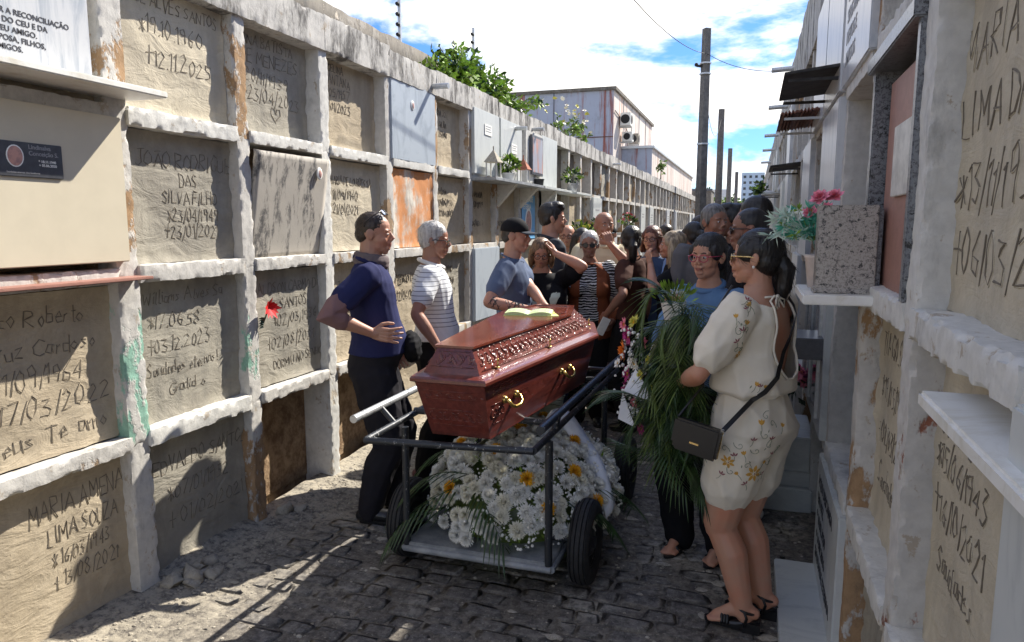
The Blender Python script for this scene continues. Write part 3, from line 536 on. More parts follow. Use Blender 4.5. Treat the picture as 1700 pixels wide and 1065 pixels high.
def leafy(name,loc,label,cat,n,rad,hgt,lm,pot=None,flowers=None,fl=0,leafsz=.035,seed=1):
    rs=random.Random(seed); e=empty(name,loc,label,cat); g=G(); base=.0
    if pot:
        r0,r1,h,pm=pot; n_=18; V=[];F=[]
        prof=[(r0,0),(r1*.96,h*.86),(r1*1.06,h*.87),(r1*1.06,h),(r1*.9,h),(r1*.85,h*.9),(0.001,h*.9)]
        for (r,z) in prof: V+=[(r*math.cos(2*pi*k/n_),r*math.sin(2*pi*k/n_),z) for k in range(n_)]
        for i in range(len(prof)-1): F+=[(i*n_+k,i*n_+(k+1)%n_,(i+1)*n_+(k+1)%n_,(i+1)*n_+k) for k in range(n_)]
        F.append(tuple(range(n_))[::-1]); g.add(V,F); g.build('pot',M[pm],e,smooth=False); base=h; g=G()
    st=G()
    for i in range(n):
        d=Vector((rs.gauss(0,1),rs.gauss(0,1),rs.gauss(0,.8))).normalized(); p=Vector((d.x*rad*rs.uniform(.3,1),d.y*rad*rs.uniform(.3,1),base+hgt*.5+d.z*hgt*.5*rs.uniform(.3,1)))
        l=leafsz*rs.uniform(.7,1.3); s=d.cross(Vector((rs.random(),rs.random(),rs.random()))).normalized()*l*.3; u=(d+Vector((0,0,rs.uniform(-.4,.5)))).normalized()*l
        g.add([p,p+u*.5+s,p+u,p+u*.5-s],[(0,1,2,3)],rs.randrange(len(lm)))
        if i%12==0: st.tube([(0,0,base*.8),p*.5+Vector((0,0,base*.4)),p],.0018,4)
    g.build('foliage',[M[k] for k in lm],e)
    if st.V: st.build('stem',M['leaf_dark'],e)
    if flowers:
        for i in range(fl):
            d=Vector((rs.gauss(0,1),rs.gauss(0,1),abs(rs.gauss(0,1))+.3)).normalized(); p=Vector((d.x*rad*.9,d.y*rad*.9,base+hgt*.5+d.z*hgt*.55)); f=flower_mesh(flowers[i%len(flowers)],8,leafsz*.7,2); o=ob('flower',f,e,loc=p,rot=d.to_track_quat('Z','Y').to_euler())
    return e
FM={}
def flower_mesh(mat,np_,r,layers,centre='petal_yellow'):
    k=(mat,np_,round(r,4),layers,centre)
    if k in FM: return FM[k]
    g=G(); rs=random.Random(len(FM)+3)
    for l in range(layers):
        f=1-l*(.75 if layers<5 else .5)/max(1,layers); tilt=.15+l*(1.15 if layers<5 else 1.3)/max(1,layers)
        m_=max(4,int(np_*(1-.25*l/layers)))
        for i in range(m_):
            a=2*pi*(i+.5*(l%2))/m_+rs.uniform(-.12,.12); d=Vector((math.cos(a),math.sin(a),0)); s=Vector((-math.sin(a),math.cos(a),0))*r*f*min(.45,3.0/m_)
            t_=tilt+rs.uniform(-.12,.12); z=Vector((0,0,1)); p1=d*(r*f*.55*math.cos(t_))+z*(r*f*.55*math.sin(t_)); p2=d*(r*f*math.cos(t_*1.3))+z*(r*f*math.sin(t_*1.3)); c=Vector((0,0,r*.05*l))
            g.add([c,c+p1-s,c+p2,c+p1+s],[(0,1,2,3)],0)
    if centre:
        V,F=ell((0,0,r*.12),(r*.22,r*.22,r*.12),8); g.add(V,F,1)
    FM[k]=g.mesh([M[mat],M[centre or mat]]); return FM[k]
leafy('potted_plant',(LX+.12,6.85,2.05),'small green potted plant with white flowers between the chapel ornaments','plant',260,.11,.17,['leaf','leaf','leaf_dark'],(.05,.07,.08,'petal_white'),['petal_white'],5,.05,3)
leafy('potted_plant',(LX+.12,9.5,2.05),'sparse green potted plant on the stone shelf past the framed picture','plant',120,.13,.2,['leaf','leaf_dark'],(.06,.09,.12,'galv'),None,0,.06,4)
leafy('potted_plant',(LX+.10,8.0,2.05),'black little empty looking pot below the framed picture','plant',6,.02,.04,['leaf_dark'],(.05,.06,.09,'rubber'),None,0,.02,5)
# galvanised drain pipes in coping
for y,z in ((5.30,2.70),(7.35,2.63),(8.0,2.70),(13,2.7)):
    g=G(); g.tube([(LX-.02,y,z),(LX+.16,y-.01,z-.005)],.022,12); o=g.build('drain_pipe',M['galv'],wl)
# red artificial flower on the third column
e=empty('red_flower',(LX+.02,3.17,1.18),'red artificial lily hanging at the third column of the left wall','flower')
g=G()
for i in range(11):
    a=2*pi*i/11; rr=.05+.035*random.random(); d=Vector((.45,math.cos(a),math.sin(a)*.8)).normalized(); s=Vector((0,-math.sin(a),math.cos(a)))*.016
    g.add([Vector((0,0,0)),d*rr*.5+s,d*rr+Vector((0,0,-.01)),d*rr*.5-s],[(0,1,2,3)])
g.build('petals',M['petal_red'],e); g=G(); g.tube([(0,0,0),(.0,-.03,-.05),(-.01,-.05,-.10)],.004,5)
for i in range(5): g.add([Vector((0,-.03-.01*i,-.05)),Vector((.01,-.06,-.06-.01*i)),Vector((0,-.09,-.05-.014*i)),Vector((0,-.06,-.045-.01*i))],[(0,1,2,3)])
g.build('stem',M['leaf_dark'],e)
# far flowers left at the wall foot, in the crowd's background
for i,(x,y,z,mt) in enumerate(((-2.15,10.5,1.42,'petal_orange'),(-2.15,13,1.5,'petal_red'),(-2.15,9.2,1.35,'petal_lemon'))):
    g=G(); g.bbox(LX-.02,LX+.45,y-.25,y+.25,z-.06,z-.03,.004); g.build('stone_shelf',M['marble_pale'],wl)
    leafy('flower_bunch',(x,y,z-.03),['bunch of orange and pink flowers on a far left shelf','bunch of red flowers on the farthest left shelf','leafy yellow bunch on a left shelf behind the crowd'][i],'flowers',160,.15,.25,['leaf','leaf_dark'],(.05,.07,.09,'pot'),[mt,'petal_pink'] if i<2 else [mt],9,.06,20+i)
# ---- grey boundary wall behind with electric fence posts ----
bw=empty('boundary_wall',(-3.0,0,0),'tall grey mould stained wall rising behind the left burial wall','wall')
g=G(); rough_box(g,-.12,.12,-1.,8.3,0,3.16,.12,.01,7); g.build('wall',M['mould'],bw,smooth=True)
for i,(y,ztop) in enumerate(((5.85,3.95),(7.6,3.76))):
    e=empty('fence_post',(-3.0,y,3.14),['electric fence post with black insulators cut by the top of the picture','electric fence post with black insulators rising out of the bush'][i],'fence post','electric fence posts')
    g=G(); g.box(-.012,.012,-.012,.012,0,ztop-3.14); g.build('pole',M['galv'],e)
    for k in range(7):
        z=.12+k*.085
        if z<ztop-3.14: g=G(); g.ell((.0,-.035,z),(.02,.028,.018),8); g.tube([(0,0,z),(0,-.03,z)],.006,5); g.build('insulator',M['rubber'],e)
# ---- bush ----
def foliage_tree(name,label,cat,base,clumps,n,lsz,mats,seed,trunk=(.05,.02)):
    rs=random.Random(seed); e=empty(name,base,label,cat); g=G(); tg=G()
    for (c,r) in clumps:
        c=Vector(c); r=Vector(r); tg.tube([(0,0,0),(c.x*.35,c.y*.35,c.z*.5),c],[trunk[0],trunk[0]*.6,trunk[1]*.5],6)
        k=int(n*r.x*r.y*r.z/sum(q[1][0]*q[1][1]*q[1][2] for q in clumps))
        for t_ in range(max(6,k//14)):
            d=Vector((rs.gauss(0,1),rs.gauss(0,1),rs.gauss(0,1))).normalized()*rs.uniform(.3,1.05)**.6; tip=c+Vector((d.x*r.x,d.y*r.y,d.z*r.z)); ax=(tip-c*.9).normalized()
            st=tip-ax*lsz*3
            if t_%4==0: tg.tube([c,st,tip],.004,4)
            for q in range(14):
                p=st.lerp(tip,q/13); dd=(ax*.5+Vector((rs.gauss(0,.8),rs.gauss(0,.8),rs.gauss(0,.8)))).normalized(); l=lsz*rs.uniform(.7,1.3); s=dd.cross(Vector((rs.random()-.5,rs.random()-.5,rs.random()-.5))).normalized()*l*.26
                g.add([p,p+dd*l*.45+s,p+dd*l,p+dd*l*.45-s],[(0,1,2,3)],rs.randrange(len(mats)))
    tg.build('trunk',M['bark'],e,smooth=True); g.build('crown',[M[k] for k in mats],e); return e
foliage_tree('bush','bright green bush growing over the grey wall behind the left burial wall','bush',(-2.74,6.6,2.55),[((0,-.45,.42),(.2,.3,.18)),((0,0,.50),(.25,.55,.30)),((.05,.7,.48),(.25,.5,.26)),((.1,1.35,.42),(.2,.5,.16)),((.15,2.0,.55),(.1,.35,.09)),((.1,1.25,.15),(.15,.25,.14))],3000,.07,['leaf','leaf','leaf','leaf_dark'],5)
e=foliage_tree('wild_plant','tall wild plant with pale yellow blossoms growing on the left wall top','plant',(-2.6,10.6,2.8),[((0,-.9,.18),(.12,.3,.12)),((0,.0,.25),(.15,.6,.22)),((0,.8,.2),(.12,.5,.2))],420,.06,['leaf','palm_light'],8,(.012,.006))
for i in range(34):
    f=flower_mesh('petal_lemon' if i%2 else 'petal_cream',7,.038,2); d=Vector((random.gauss(.3,.6),random.gauss(0,.6),1)).normalized(); ob('blossom',f,e,loc=(random.gauss(0,.08),random.choice((-.9,0,.2,.8))+random.gauss(0,.28),random.uniform(.25,.6)),rot=d.to_track_quat('Z','Y').to_euler())
foliage_tree('wild_plant','small yellow green weed sprouting from the far left wall top','plant',(-2.5,20.5,2.82),[((0,0,.45),(.18,.25,.3))],160,.09,['palm_light','leaf'],9,(.02,.01))
foliage_tree('wild_plant','leafy green plant hanging from a pot on the far right wall','plant',(.08,13.2,2.02),[((0,0,.22),(.16,.3,.16))],260,.08,['leaf_dark','leaf'],10,(.02,.01))
g=G(); g.tube([(.3,13.2,1.98),(.0,13.2,1.98)],.02,6); o=ob('plant_pot',g.mesh(M['rubber']),None); g=G()
bpy.data.objects.remove(o); e=empty('plant_pot',(.08,13.2,1.86),'black hanging pot holding the leafy plant on the far right wall','pot'); g.tube([(0,0,0),(0,0,.16)],[.09,.12],12); g.build('bowl',M['rubber'],e); g=G(); g.tube([(0,0,.02),(.28,0,.02)],.012,6); g.build('bracket',M['galv'],e)
# ---- warehouse ----
wh=empty('warehouse',(0,0,0),'rust streaked blue grey and cream warehouse rising behind the left burial wall','warehouse')
g=G(); g.box(-14,-4.2,22.3,31,0,5.75); 
me=mkmesh(g.V,g.F,[M['ware_blue'],M['ware_cream']],False,[1 if i==5 else 0 for i in range(6)]); ob('wall',me,wh)
g=G(); g.box(-14,-3.2,23.8,40,0,4.12); me=mkmesh(g.V,g.F,[M['ware_blue'],M['ware_cream']],False,[1 if i==5 else 0 for i in range(6)]); g2=G(); o=ob('annex_wall',me,wh)
g=G(); g.box(-14.1,-4.12,22.22,22.4,5.70,5.80); g.box(-4.28,-4.12,22.4,31.1,5.70,5.80); g.build('parapet_cap',M['mould'],wh)
g=G(); g.box(-4.19,-3.12,23.72,23.88,4.08,4.16); g.box(-3.28,-3.12,23.88,40.1,4.08,4.16); g.build('parapet_cap',M['galv'],wh)
for x in (-12.5,-10.9,-9.3,-7.7,-6.1): g=G(); g.box(x-.012,x+.012,22.285,22.3,0,5.7); g.build('panel_joint',M['plaque'],wh)
g=G(); g.box(-14,-4.2,22.28,22.296,4.30,4.325); g.build('panel_joint',M['rust'],wh)
for y in (24,25.7,27.4,29.1): g=G(); g.box(-4.199,-4.185,y-.012,y+.012,4.2,5.7); g.build('panel_joint',M['plaque'],wh)
for i,(y,z) in enumerate(((23.4,4.75),(23.7,4.3),(25.0,4.35))):
    e=empty('air_conditioner',(-4.2,y,z),['upper air conditioner unit bolted high on the warehouse side','small air conditioner unit below the upper one','air conditioner unit standing on the annex roof'][i],'air conditioner','air conditioners on the warehouse'); s=(.40,.30,.34)[i]
    g=G(); g.bbox(.05,.38,-.28*s*2,.28*s*2,0,s,.01); g.build('case',M['petal_white'] if i<2 else M['cem_grey'],e); g=G(); g.tube([(.21,-.56*s-.002,s/2),(.21,-.56*s-.012,s/2)],s*.36,16); g.tube([(.382,0,s/2),(.392,0,s/2)],s*.36,16); g.build('fan_grille',M['rubber'],e); g=G(); g.box(0,.36,-.3*s,-.26*s,-.04,0); g.box(0,.36,.26*s,.3*s,-.04,0); g.build('bracket',M['galv'],e)
g=G(); g.tube([(-4.17,22.4,5.1),(-4.17,24,4.95),(-4.17,26,4.35)],.015,5); g.build('cable_conduit',M['rubber'],wh)
bl=empty('far_building',(-3.2,44,0),'dark grey block standing at the far end beyond the left wall','building'); g=G(); g.box(-3,2.2-1.4,0,3,0,3.6); g.build('wall',M['mould'],bl); g=G(); g.box(-3.05,.85,-.05,3.05,3.6,3.72); g.build('roof_slab',M['plaque'],bl)
# ---- wall closing the alley, far city ----
ew=empty('end_wall',(0,47,0),'low dark brick wall closing the far end of the alley','wall'); g=G(); g.box(-2.8,1.2,0,.25,0,2.85); g.build('wall',plain('dark_old_brick',(.16,.09,.07),.9,var=.4,bump=.3,sc=4),ew); g=G(); g.box(-2.8,1.2,-.04,.29,2.85,2.98); g.build('coping',M['mould'],ew)
random.seed(5)
for i,(x,y,w_,h_,c_) in enumerate(((-18,330,14,17,(.62,.63,.66)),(-1,420,12,30,(.40,.50,.62)),(12,360,16,20,(.66,.66,.68)),(22,400,12,25,(.6,.62,.66)),(34,380,14,19,(.64,.62,.60)),(-30,400,12,15,(.6,.6,.62)))):
    lab=['wide pale low building at the left of the far skyline','tallest bluish tower block on the far skyline','pale block right of the bluish tower on the skyline','taller pale tower near the right wall on the skyline','low cream building hidden behind the right wall end','small pale building behind the first utility pole'][i]
    e=empty('far_tower',(x,y,0),lab,'building','buildings on the far skyline'); g=G(); g.box(-w_/2,w_/2,0,10,0,h_); g.build('wall',plain('far_facade',c_,.8,var=.05,bump=0,sc=.3),e)
    me=None
    g=G(); 
    for a in range(int(w_/3)):
        for b in range(int(h_/3.2)): g.box(-w_/2+1+a*3,-w_/2+2.4+a*3,-.08,0,1.5+b*3.2,2.9+b*3.2)
    o=g.build('window',M['glass_d'],e); o['kind']='stuff'
for i,(x,y,hh) in enumerate(((-8,110,7.2),(-3.5,130,6.6),(2.8,95,5.6))): foliage_tree('tree',['round dark tree behind the end wall left of the poles','dark tree behind the second utility pole','dark palm like tree right of the utility poles'][i],'tree',(x,y,0),[((0,0,hh-1.6),(3.2,2.5,1.7)),((2,0,hh-2.2),(2,2,1.2)),((-2.2,0,hh-2),(2,2,1.2))],2600,.45,['leaf_dark','leaf'],30+i,(.2,.1))
# ---- utility poles ----
for i,(x,y,h_,r0,r1,lab) in enumerate(((-1.02,15.0,5.42,.10,.068,'tallest weathered concrete utility pole standing above the crowd'),(-1.2,26.5,5.6,.105,.085,'second concrete utility pole further down the alley'),(-1.3,40,5.6,.11,.09,'third utility pole with banded top'),(-1.2,52,5.2,.1,.09,'fourth utility pole behind the end wall'),(1.0,70,5.4,.09,.07,'thin distant mast near the right wall'))):
    e=empty('utility_pole',(x,y,0),lab,'pole','utility poles along the alley'); g=G(); g.tube([(0,0,0),(0,0,h_)],[r0*1.25,r1*1.25],4 if i==0 else 10); 
    me=g.mesh(M['concrete_pole']); me.transform(Matrix.Rotation(R(40),4,'Z') if i==0 else Matrix()); ob('shaft',me,e)
    if i==0:
        for z in (3.2,4.55,4.75): g=G(); g.tube([(0,0,z),(0,0,z+.03)],r0*1.15,8); g.build('band',M['galv'],e)
        g=G(); g.tube([(0,0,4.7),(-.16,-.05,4.72)],.025,6); g.ell((-.17,-.05,4.74),.04,8); g.build('insulator',M['rubber'],e)
def wire(a,b,sag,lab,r=.008):
    a,b=Vector(a),Vector(b); g=G(); g.tube([a.lerp(b,t_/16)-Vector((0,0,sag*4*(t_/16)*(1-t_/16))) for t_ in range(17)],r,5); o=g.build('power_cable',M['rubber']); tag(o,lab,'cable')
wire((-1.02,15,4.95),(-1.6,6,4.2),.25,'cable rising left from the nearest utility pole out of the picture',.006)
wire((-1.0,15,4.95),(.4,12,3.95),.12,'cable running from the nearest utility pole to the right wall',.006)
wire((-1.05,15,4.6),(-1.2,26.5,5.3),.9,'slack cable between the first two utility poles',.006)
# ---------------- right burial wall ----------------
RX=.36
wr=empty('burial_wall',(0,0,0),'burial wall on the right close to the camera with shelves and sheet metal awnings','wall')
RB=[-.48,.30,1.08,1.88,2.66,3.45]
while RB[-1]<33.5: RB.append(RB[-1]+.78)
RZ=[0,.62,1.40,2.18,2.90]
g=G(); g.box(RX+.2,RX+.5,-.6,RB[-1],-.03,3.40); g.build('masonry',M['raw'],wr)
RT={(1,2):('cem_sand',[]),(2,2):('cem_pale',[('MARIA EDUARDA',.0,.72,.13,.88,.0),('LIMA DA SILVA',.02,.53,.13,.88,0),('*13/11/1954',.02,.32,.13,.95,0),('+06/03/2021',.02,.12,.13,.95,0)]),
 (2,1):('cem_pale',[('JOELICE',.06,.72,.075,.9,0),('*15/06/1943',.04,.60,.085,.9,0),('+16/10/2021',.04,.44,.095,.9,0),('Saudades',.10,.28,.09,.9,0),('♥',.72,.18,.10,1,0)]),
 (2,0):('cem_pale',[]),(3,1):('cem_pale',[('TIAGO SANTOS',.05,.78,.1,.8,0),('*19/05/1988',.08,.58,.1,.8,0),('+02/03/2021',.08,.38,.1,.8,0),('Saudades',.1,.18,.1,.9,0)]),
 (3,3):('cem_dark',[]),(3,2):('granite',None),(3,0):('cem_grey',[]),(4,0):('plaque',None),(4,1):('cem_dark',[]),(5,1):('marble_pale',None),(4,3):('printed',None),(5,3):('marble',None),(5,2):('marble',None),(4,2):('cem_dark',[]),(6,0):('cem_dark',[]),(6,1):('open',None)}
random.seed(23)
for c in range(len(RB)-1):
    y0,y1=RB[c],RB[c+1]; near=c<=4; res=.013 if c in(2,3) else (.022 if c<=5 else .12); amp=.008 if c<=4 else .007
    for r in range(4):
        if c==0: continue
        z0,z1=RZ[r],RZ[r+1]; mt=random.choice(['wash','wash','wash_clean','wash_ochre']); 
        if c in(2,3): mt='wash_brick' if (c==3 and r==1) else 'wash_clean'
        pw=.05 if c!=3 else .055
        rpost(wr,RX,RX+.21,y0-pw,y0+pw,z0-.02,z1,M[mt],res,amp,200+c*10+r)
    for r in range(1,4):
        mt='wash_clean' if near else random.choice(['wash','wash_clean']); th=.04
        rpost(wr,RX-.01,RX+.21,y0+.04,y1-.04,RZ[r]-th,RZ[r]+th*.8,M[mt],res,amp*1.1,300+c*10+r,'ledge')
    for r in range(4):
        z0,z1=RZ[r]+.03,RZ[r+1]-.04; a0,a1=y0+.045,y1-.045; spec=RT.get((c,r))
        if spec is None:
            k=random.choice(['cem_sand','cem_grey','marble_pale','marble','cem_dark','cem_dark','open']); spec=(k,[] if k.startswith('cem') else None)
        kind,ln=spec
        if kind.startswith('cem'):
            x=RX+.07+(.05 if kind=='cem_dark' else 0); me=cement_panel(x,a0,a1,z0,z1,-1,77+c*4+r,M[kind],34 if near else 6); o=ob('niche_slab',me,wr)
            if ln: lines_on((a0,a1,z0,z1),ln,x,-1,77+c*4+r,o,.0030 if c==2 else .0028,surf=me)
        elif kind in('marble','marble_pale'):
            g=G(); g.bbox(RX-.03,RX+.1,a0-.03,a1+.03,z0-.02,z1+.03,.005); g.build('niche_slab',M[kind],wr)
        elif kind=='printed':
            g=G(); g.bbox(RX-.025,RX+.1,a0-.03,a1+.03,z0-.02,z1+.03,.005); o=g.build('niche_slab',M['marble'],wr); o['label']='white slab printed with rows of dark letters'
            textob('lettering','MARIA CLARA\nDE OLIVEIRA\n1948 - 2017\nSAUDADES DE\nSEUS FILHOS\nNETOS E\nAMIGOS',.078,M['ink_grey'],RROT,(RX-.0262,a1-.06,z1-.08),o,font_sp=1.1)
        elif kind=='plaque':
            g=G(); g.bbox(RX-.025,RX+.07,a0-.04,a1+.05,.0,z1,.005); o=g.build('niche_slab',M['marble_pale'],wr); o['label']='pale slab at ground level with dark printed lettering'
            textob('lettering','AQUI DESCANSA\nEM PAZ\n* 10.02.1939\n+ 14.08.2016\nSAUDADE ETERNA',.07,M['ink'],RROT,(RX-.0262,a1-.03,z1-.12),o,font_sp=1.2)
        elif kind=='granite':
            fr_=G(); fr_.bbox(RX-.012,RX+.07,a1-.045,a1+.0,z0,z1-.02,.004); fr_.bbox(RX-.012,RX+.07,a0+.0,a0+.035,z0,z1-.02,.004); fr_.bbox(RX-.03,RX+.07,a0-.005,a1+.01,z1-.045,z1+.0,.004); o=fr_.build('memorial_frame',M['granite_dark'],wr); o['label']='polished dark granite frame round a brown pink memorial panel'
            g=G(); g.box(RX+.03,RX+.06,a0+.05,a1-.08,z0,z1-.09); p=g.build('panel',M['pink'],o)
            g=G(); g.bbox(RX+.018,RX+.030,2.10,2.36,1.70,1.90,.002); q=g.build('photo_plaque',M['photo'],o)
    top=3.42
    rpost(wr,RX-.012,RX+.22,y0,y1,2.86,top if c%3 else top+.015,M['wash_top'],max(res,.03)*(1 if near else 1),amp,400+c,'coping')
# marble shelves
g=G(); g.bbox(RX-.055,RX+.11,.30,1.47,1.285,1.315,.006); o=g.build('marble_shelf',M['marble_warm'],wr); o['label']='large white marble shelf nearest to the camera'
g=G(); g.bbox(.155,RX+.03,2.36,2.78,1.375,1.405,.004); g.build('marble_shelf',M['marble_warm'],wr)
gb=empty('granite_vase_box',(.28,2.48,1.405),'speckled grey granite block standing on the marble shelf at the right','granite block')
g=G(); g.bbox(-.085,.085,-.045,.045,.012,.275,.003); g.build('block',M['granite'],gb); g=G(); rough_box(g,-.092,.09,-.052,.055,0,.016,.01,.003,3); g.build('base',M['granite'],gb); g=G(); g.bbox(.086,.10,-.03,.05,.0,.265,.002); g.build('side_plate',M['granite_dark'],gb)
# teal and pink artificial bouquet
fp=empty('flower_pot',(.215,2.68,1.405),'pale pink pot of teal plastic foliage and pink flowers on the marble shelf','flower pot')
n_=20; V=[];F=[]; prof=[(.026,0),(.038,.10),(.041,.102),(.041,.112),(.036,.112),(.001,.105)]
for (r,z) in prof: V+=[(r*math.cos(2*pi*k/n_),r*math.sin(2*pi*k/n_),z) for k in range(n_)]
for i in range(len(prof)-1): F+=[(i*n_+k,i*n_+(k+1)%n_,(i+1)*n_+(k+1)%n_,(i+1)*n_+k) for k in range(n_)]
F.append(tuple(range(n_))[::-1]); ob('pot',mkmesh(V,F,M['pot'],True),fp)
rs=random.Random(4)
for cl,(mt,cnt_,ln_) in enumerate((('teal_leaf',58,.05),('mint_leaf',26,.07),('leaf',8,.05))):
    g=G()
    for i in range(cnt_):
        a=rs.uniform(0,2*pi); el_=rs.uniform(-.35,1.1); rad=rs.uniform(.03,.095)*(1.35 if mt=='mint_leaf' else 1)
        if mt=='mint_leaf': a=rs.gauss(pi,.8); el_=rs.uniform(-.2,.8)
        d=Vector((math.cos(a)*math.cos(el_),math.sin(a)*math.cos(el_),math.sin(el_))); p=Vector((-.03,0,.19))+Vector((d.x*rad*1.15,d.y*rad,d.z*rad)); g.tube([Vector((0,0,.1)),Vector((-.015,0,.16)),p],.0012,4)
        for j in range(9):
            q=(d+Vector((rs.gauss(0,.7),rs.gauss(0,.7),rs.gauss(0,.7)))).normalized(); l=ln_*rs.uniform(.5,1)*.75; s=q.cross(Vector((rs.random(),rs.random(),rs.random()))).normalized()*l*(.16 if mt!='mint_leaf' else .09)
            g.add([p,p+q*l*.5+s,p+q*l,p+q*l*.5-s],[(0,1,2,3)])
    o=g.build('foliage',M[mt],fp)
for i,(p,r_) in enumerate((((-.0,-.0,.305),.040),((.045,.0,.31),.036),((-.03,-.02,.255),.034),((.02,-.04,.27),.026))):
    ob('flower',flower_mesh('petal_pink',9,r_,4,None),fp,loc=p,rot=(rs.uniform(.2,.9),rs.uniform(-.6,.2),0))
ob('flower',flower_mesh('petal_white',8,.03,3,None),fp,loc=(-.075,-.02,.245),rot=(.8,-.5,0))
# awnings
def awning(x0,x1,y0,y1,z,mt,lab,corr=0,slope=.03):
    e=empty('awning',(0,0,0),lab,'awning'); g=G()
    nx=28 if corr else 2
    top=[];V=[];F=[]
    for j,y in enumerate((y0,y1)):
        for i in range(nx+1):
            x=x0+(x1-x0)*i/nx; zz=z-slope*(1-i/nx)+( .010*math.sin(i*pi*.9) if corr else 0); V.append((x,y,zz)); V.append((x,y,zz+.012))
    m_=nx+1
    for i in range(nx):
        a=2*i; b=2*m_+2*i; F+=[(a,b,b+2,a+2),(a+1,a+3,b+3,b+1),(a,a+2,a+3,a+1),(b,b+1,b+3,b+2)]
    e2=mkmesh(V,F,M[mt]); ob('sheet',e2,e)
    for ya in (y0+.03,y1-.05): g=G(); g.box(x0+.02,x1,ya,ya+.02,z-slope-.025,z-.012-slope); g.build('batten',M['galv'] if corr else M['blacksheet'],e)
awning(.105,RX+.02,3.50,4.22,2.31,'blacksheet','blackened sheet awning over the fourth column of the right wall')
awning(.125,RX+.02,4.45,5.25,2.27,'rust','corrugated brown rusty awning behind the blackened one',1)
awning(.12,RX+.02,6.6,7.3,2.14,'blacksheet','thin dark awning further down the right wall')
awning(.10,RX+.02,11.6,12.3,2.10,'galv','pale thin awning far down the right wall')
for i,(y,z) in enumerate(((8.5,3.28),(9.6,3.05),(13,3.1),(15.5,3.1),(18.5,3.1),(14,2.2))):
    g=G(); g.tube([(RX+.05,y,z+.01),(RX-.24,y,z)],.028,10); g.build('drain_pipe',M['galv'],wr)
# steel and glass door, wall box, pink flowers behind the woman
g=G(); g.box(RX-.035,RX-.015,3.62,4.5,.72,1.36); dr=ob('glass_cover',g.mesh(M['glass_d']),wr); dr['label']='dark glass niche cover in a steel frame'
for (a,b,c_,d_) in ((3.60,3.63,.70,1.38),(4.49,4.52,.70,1.38),(4.05,4.07,.70,1.38)): g=G(); g.box(RX-.045,RX-.0,a,b,c_,d_); g.build('frame_bar',M['galv'],dr)
g=G(); g.bbox(RX-.16,RX+.0,3.50,3.80,1.0,1.10,.004); g.build('steel_box_shelf',M['plaque'],wr)
lb=leafy('flower_bunch',(RX-.10,4.35,.60),'dark pink artificial flowers hanging on the right wall behind the woman in cream','flowers',40,.07,.2,['leaf_dark'],None,['petal_magenta','petal_pink'],16,.055,9)
st=empty('stone_step',(RX-.10,4.5,0),'pale grey stepped stone base at the right wall behind the woman','step'); g=G(); g.bbox(-.17,.12,-.35,.35,0,.14,.008); g.build('lower_step',M['marble_pale'],st); g=G(); g.bbox(-.12,.12,-.3,.3,.14,.22,.006); g.build('middle_step',M['marble_pale'],st); g=G(); g.bbox(-.08,.12,-.27,.27,.22,.42,.006); g.build('upper_block',M['marble_pale'],st)
gs=empty('ground_slab',(.268,3.10,0),'flat pale marble slab lying on the ground against the right wall','slab'); g=G(); g.bbox(-.105,.087,-.80,.32,-.01,.055,.005); g.build('slab',M['marble_pale'],gs)
# ---------------- cart ----------------
cart=empty('funeral_cart',(-1.13,3.4,0),'black chipped steel funeral cart with four rubber wheels carrying the coffin and the white wreath','cart')
def P_(x,y,z): return (x+1.13,y-3.4,z)
def bar(pts,r,mt,name,n=10,lab=None):
    g=G(); g.tube([P_(*p) for p in pts],r,n); o=g.build(name,M[mt],cart,smooth=True); o.data.set_sharp_from_angle(angle=R(50)); 
    if lab: o['label']=lab
    return o
X0,X1=-1.50,-.79; ZR=.725
g=G(); g.bbox(*[v+1.13 for v in (-1.46,-.76)],2.79-3.4,4.02-3.4,.150,.175,.004); g.build('deck',M['deck'],cart)
for (a,b) in (((-1.46,2.79,.145),(-.76,2.79,.145)),((-1.46,4.02,.145),(-.76,4.02,.145)),((-1.46,2.79,.145),(-1.46,4.02,.145)),((-.76,2.79,.145),(-.76,4.02,.145))): bar([a,b],.016,'deck','deck_rail')
for x,y in ((-1.45,2.80),(-.775,2.80),(-1.45,4.0),(-.775,4.0)): bar([(x,y,.15),(x,y,ZR-.01)],.017,'black_metal','post')
bar([(X0,2.54,ZR),(X1,2.62,ZR)],.0150,'black_metal','ring_bar')
bar([(X0,4.30,ZR),(X1,4.30,ZR)],.0150,'black_metal','ring_bar')
bar([(X0,2.54,ZR),(X0,4.30,ZR)],.0150,'black_metal','ring_bar'); bar([(X1,2.62,ZR),(X1+.03,4.32,ZR)],.0150,'black_metal','ring_bar')
bar([(X0-.075,2.57,.80),(X0-.075,4.15,.80)],.0175,'silver_metal','push_rail',12,'worn silver push rail on the left')
bar([(-.775,2.66,.80),(-.745,4.45,.80)],.0185,'black_metal','push_rail',12)
for y in (2.80,3.9): bar([(X0-.075,y,.80),(X0,y,ZR)],.013,'black_metal','strut'); 
for y in (2.95,4.15): bar([(-.775,y,.80),(-.785,y-.03,ZR)],.015,'black_metal','strut')
bar([(-1.5,3.0,.737),(-.79,3.0,.737)],.016,'black_metal','cross_bar'); bar([(-1.5,3.95,.737),(-.79,3.95,.737)],.016,'black_metal','cross_bar')
bar([(-1.62,3.02,.19),(-.62,3.02,.19)],.014,'black_metal','axle'); bar([(-1.62,4.05,.19),(-.60,4.05,.19)],.014,'black_metal','axle')
def lathe_x(prof,n=36):
    V=[];F=[]
    for (x,r) in prof: V+=[(x,r*math.cos(2*pi*k/n),r*math.sin(2*pi*k/n)) for k in range(n)]
    m=len(prof)
    for i in range(m-1): F+=[(i*n+k,(i+1)*n+k,(i+1)*n+(k+1)%n,i*n+(k+1)%n) for k in range(n)]
    return V,F
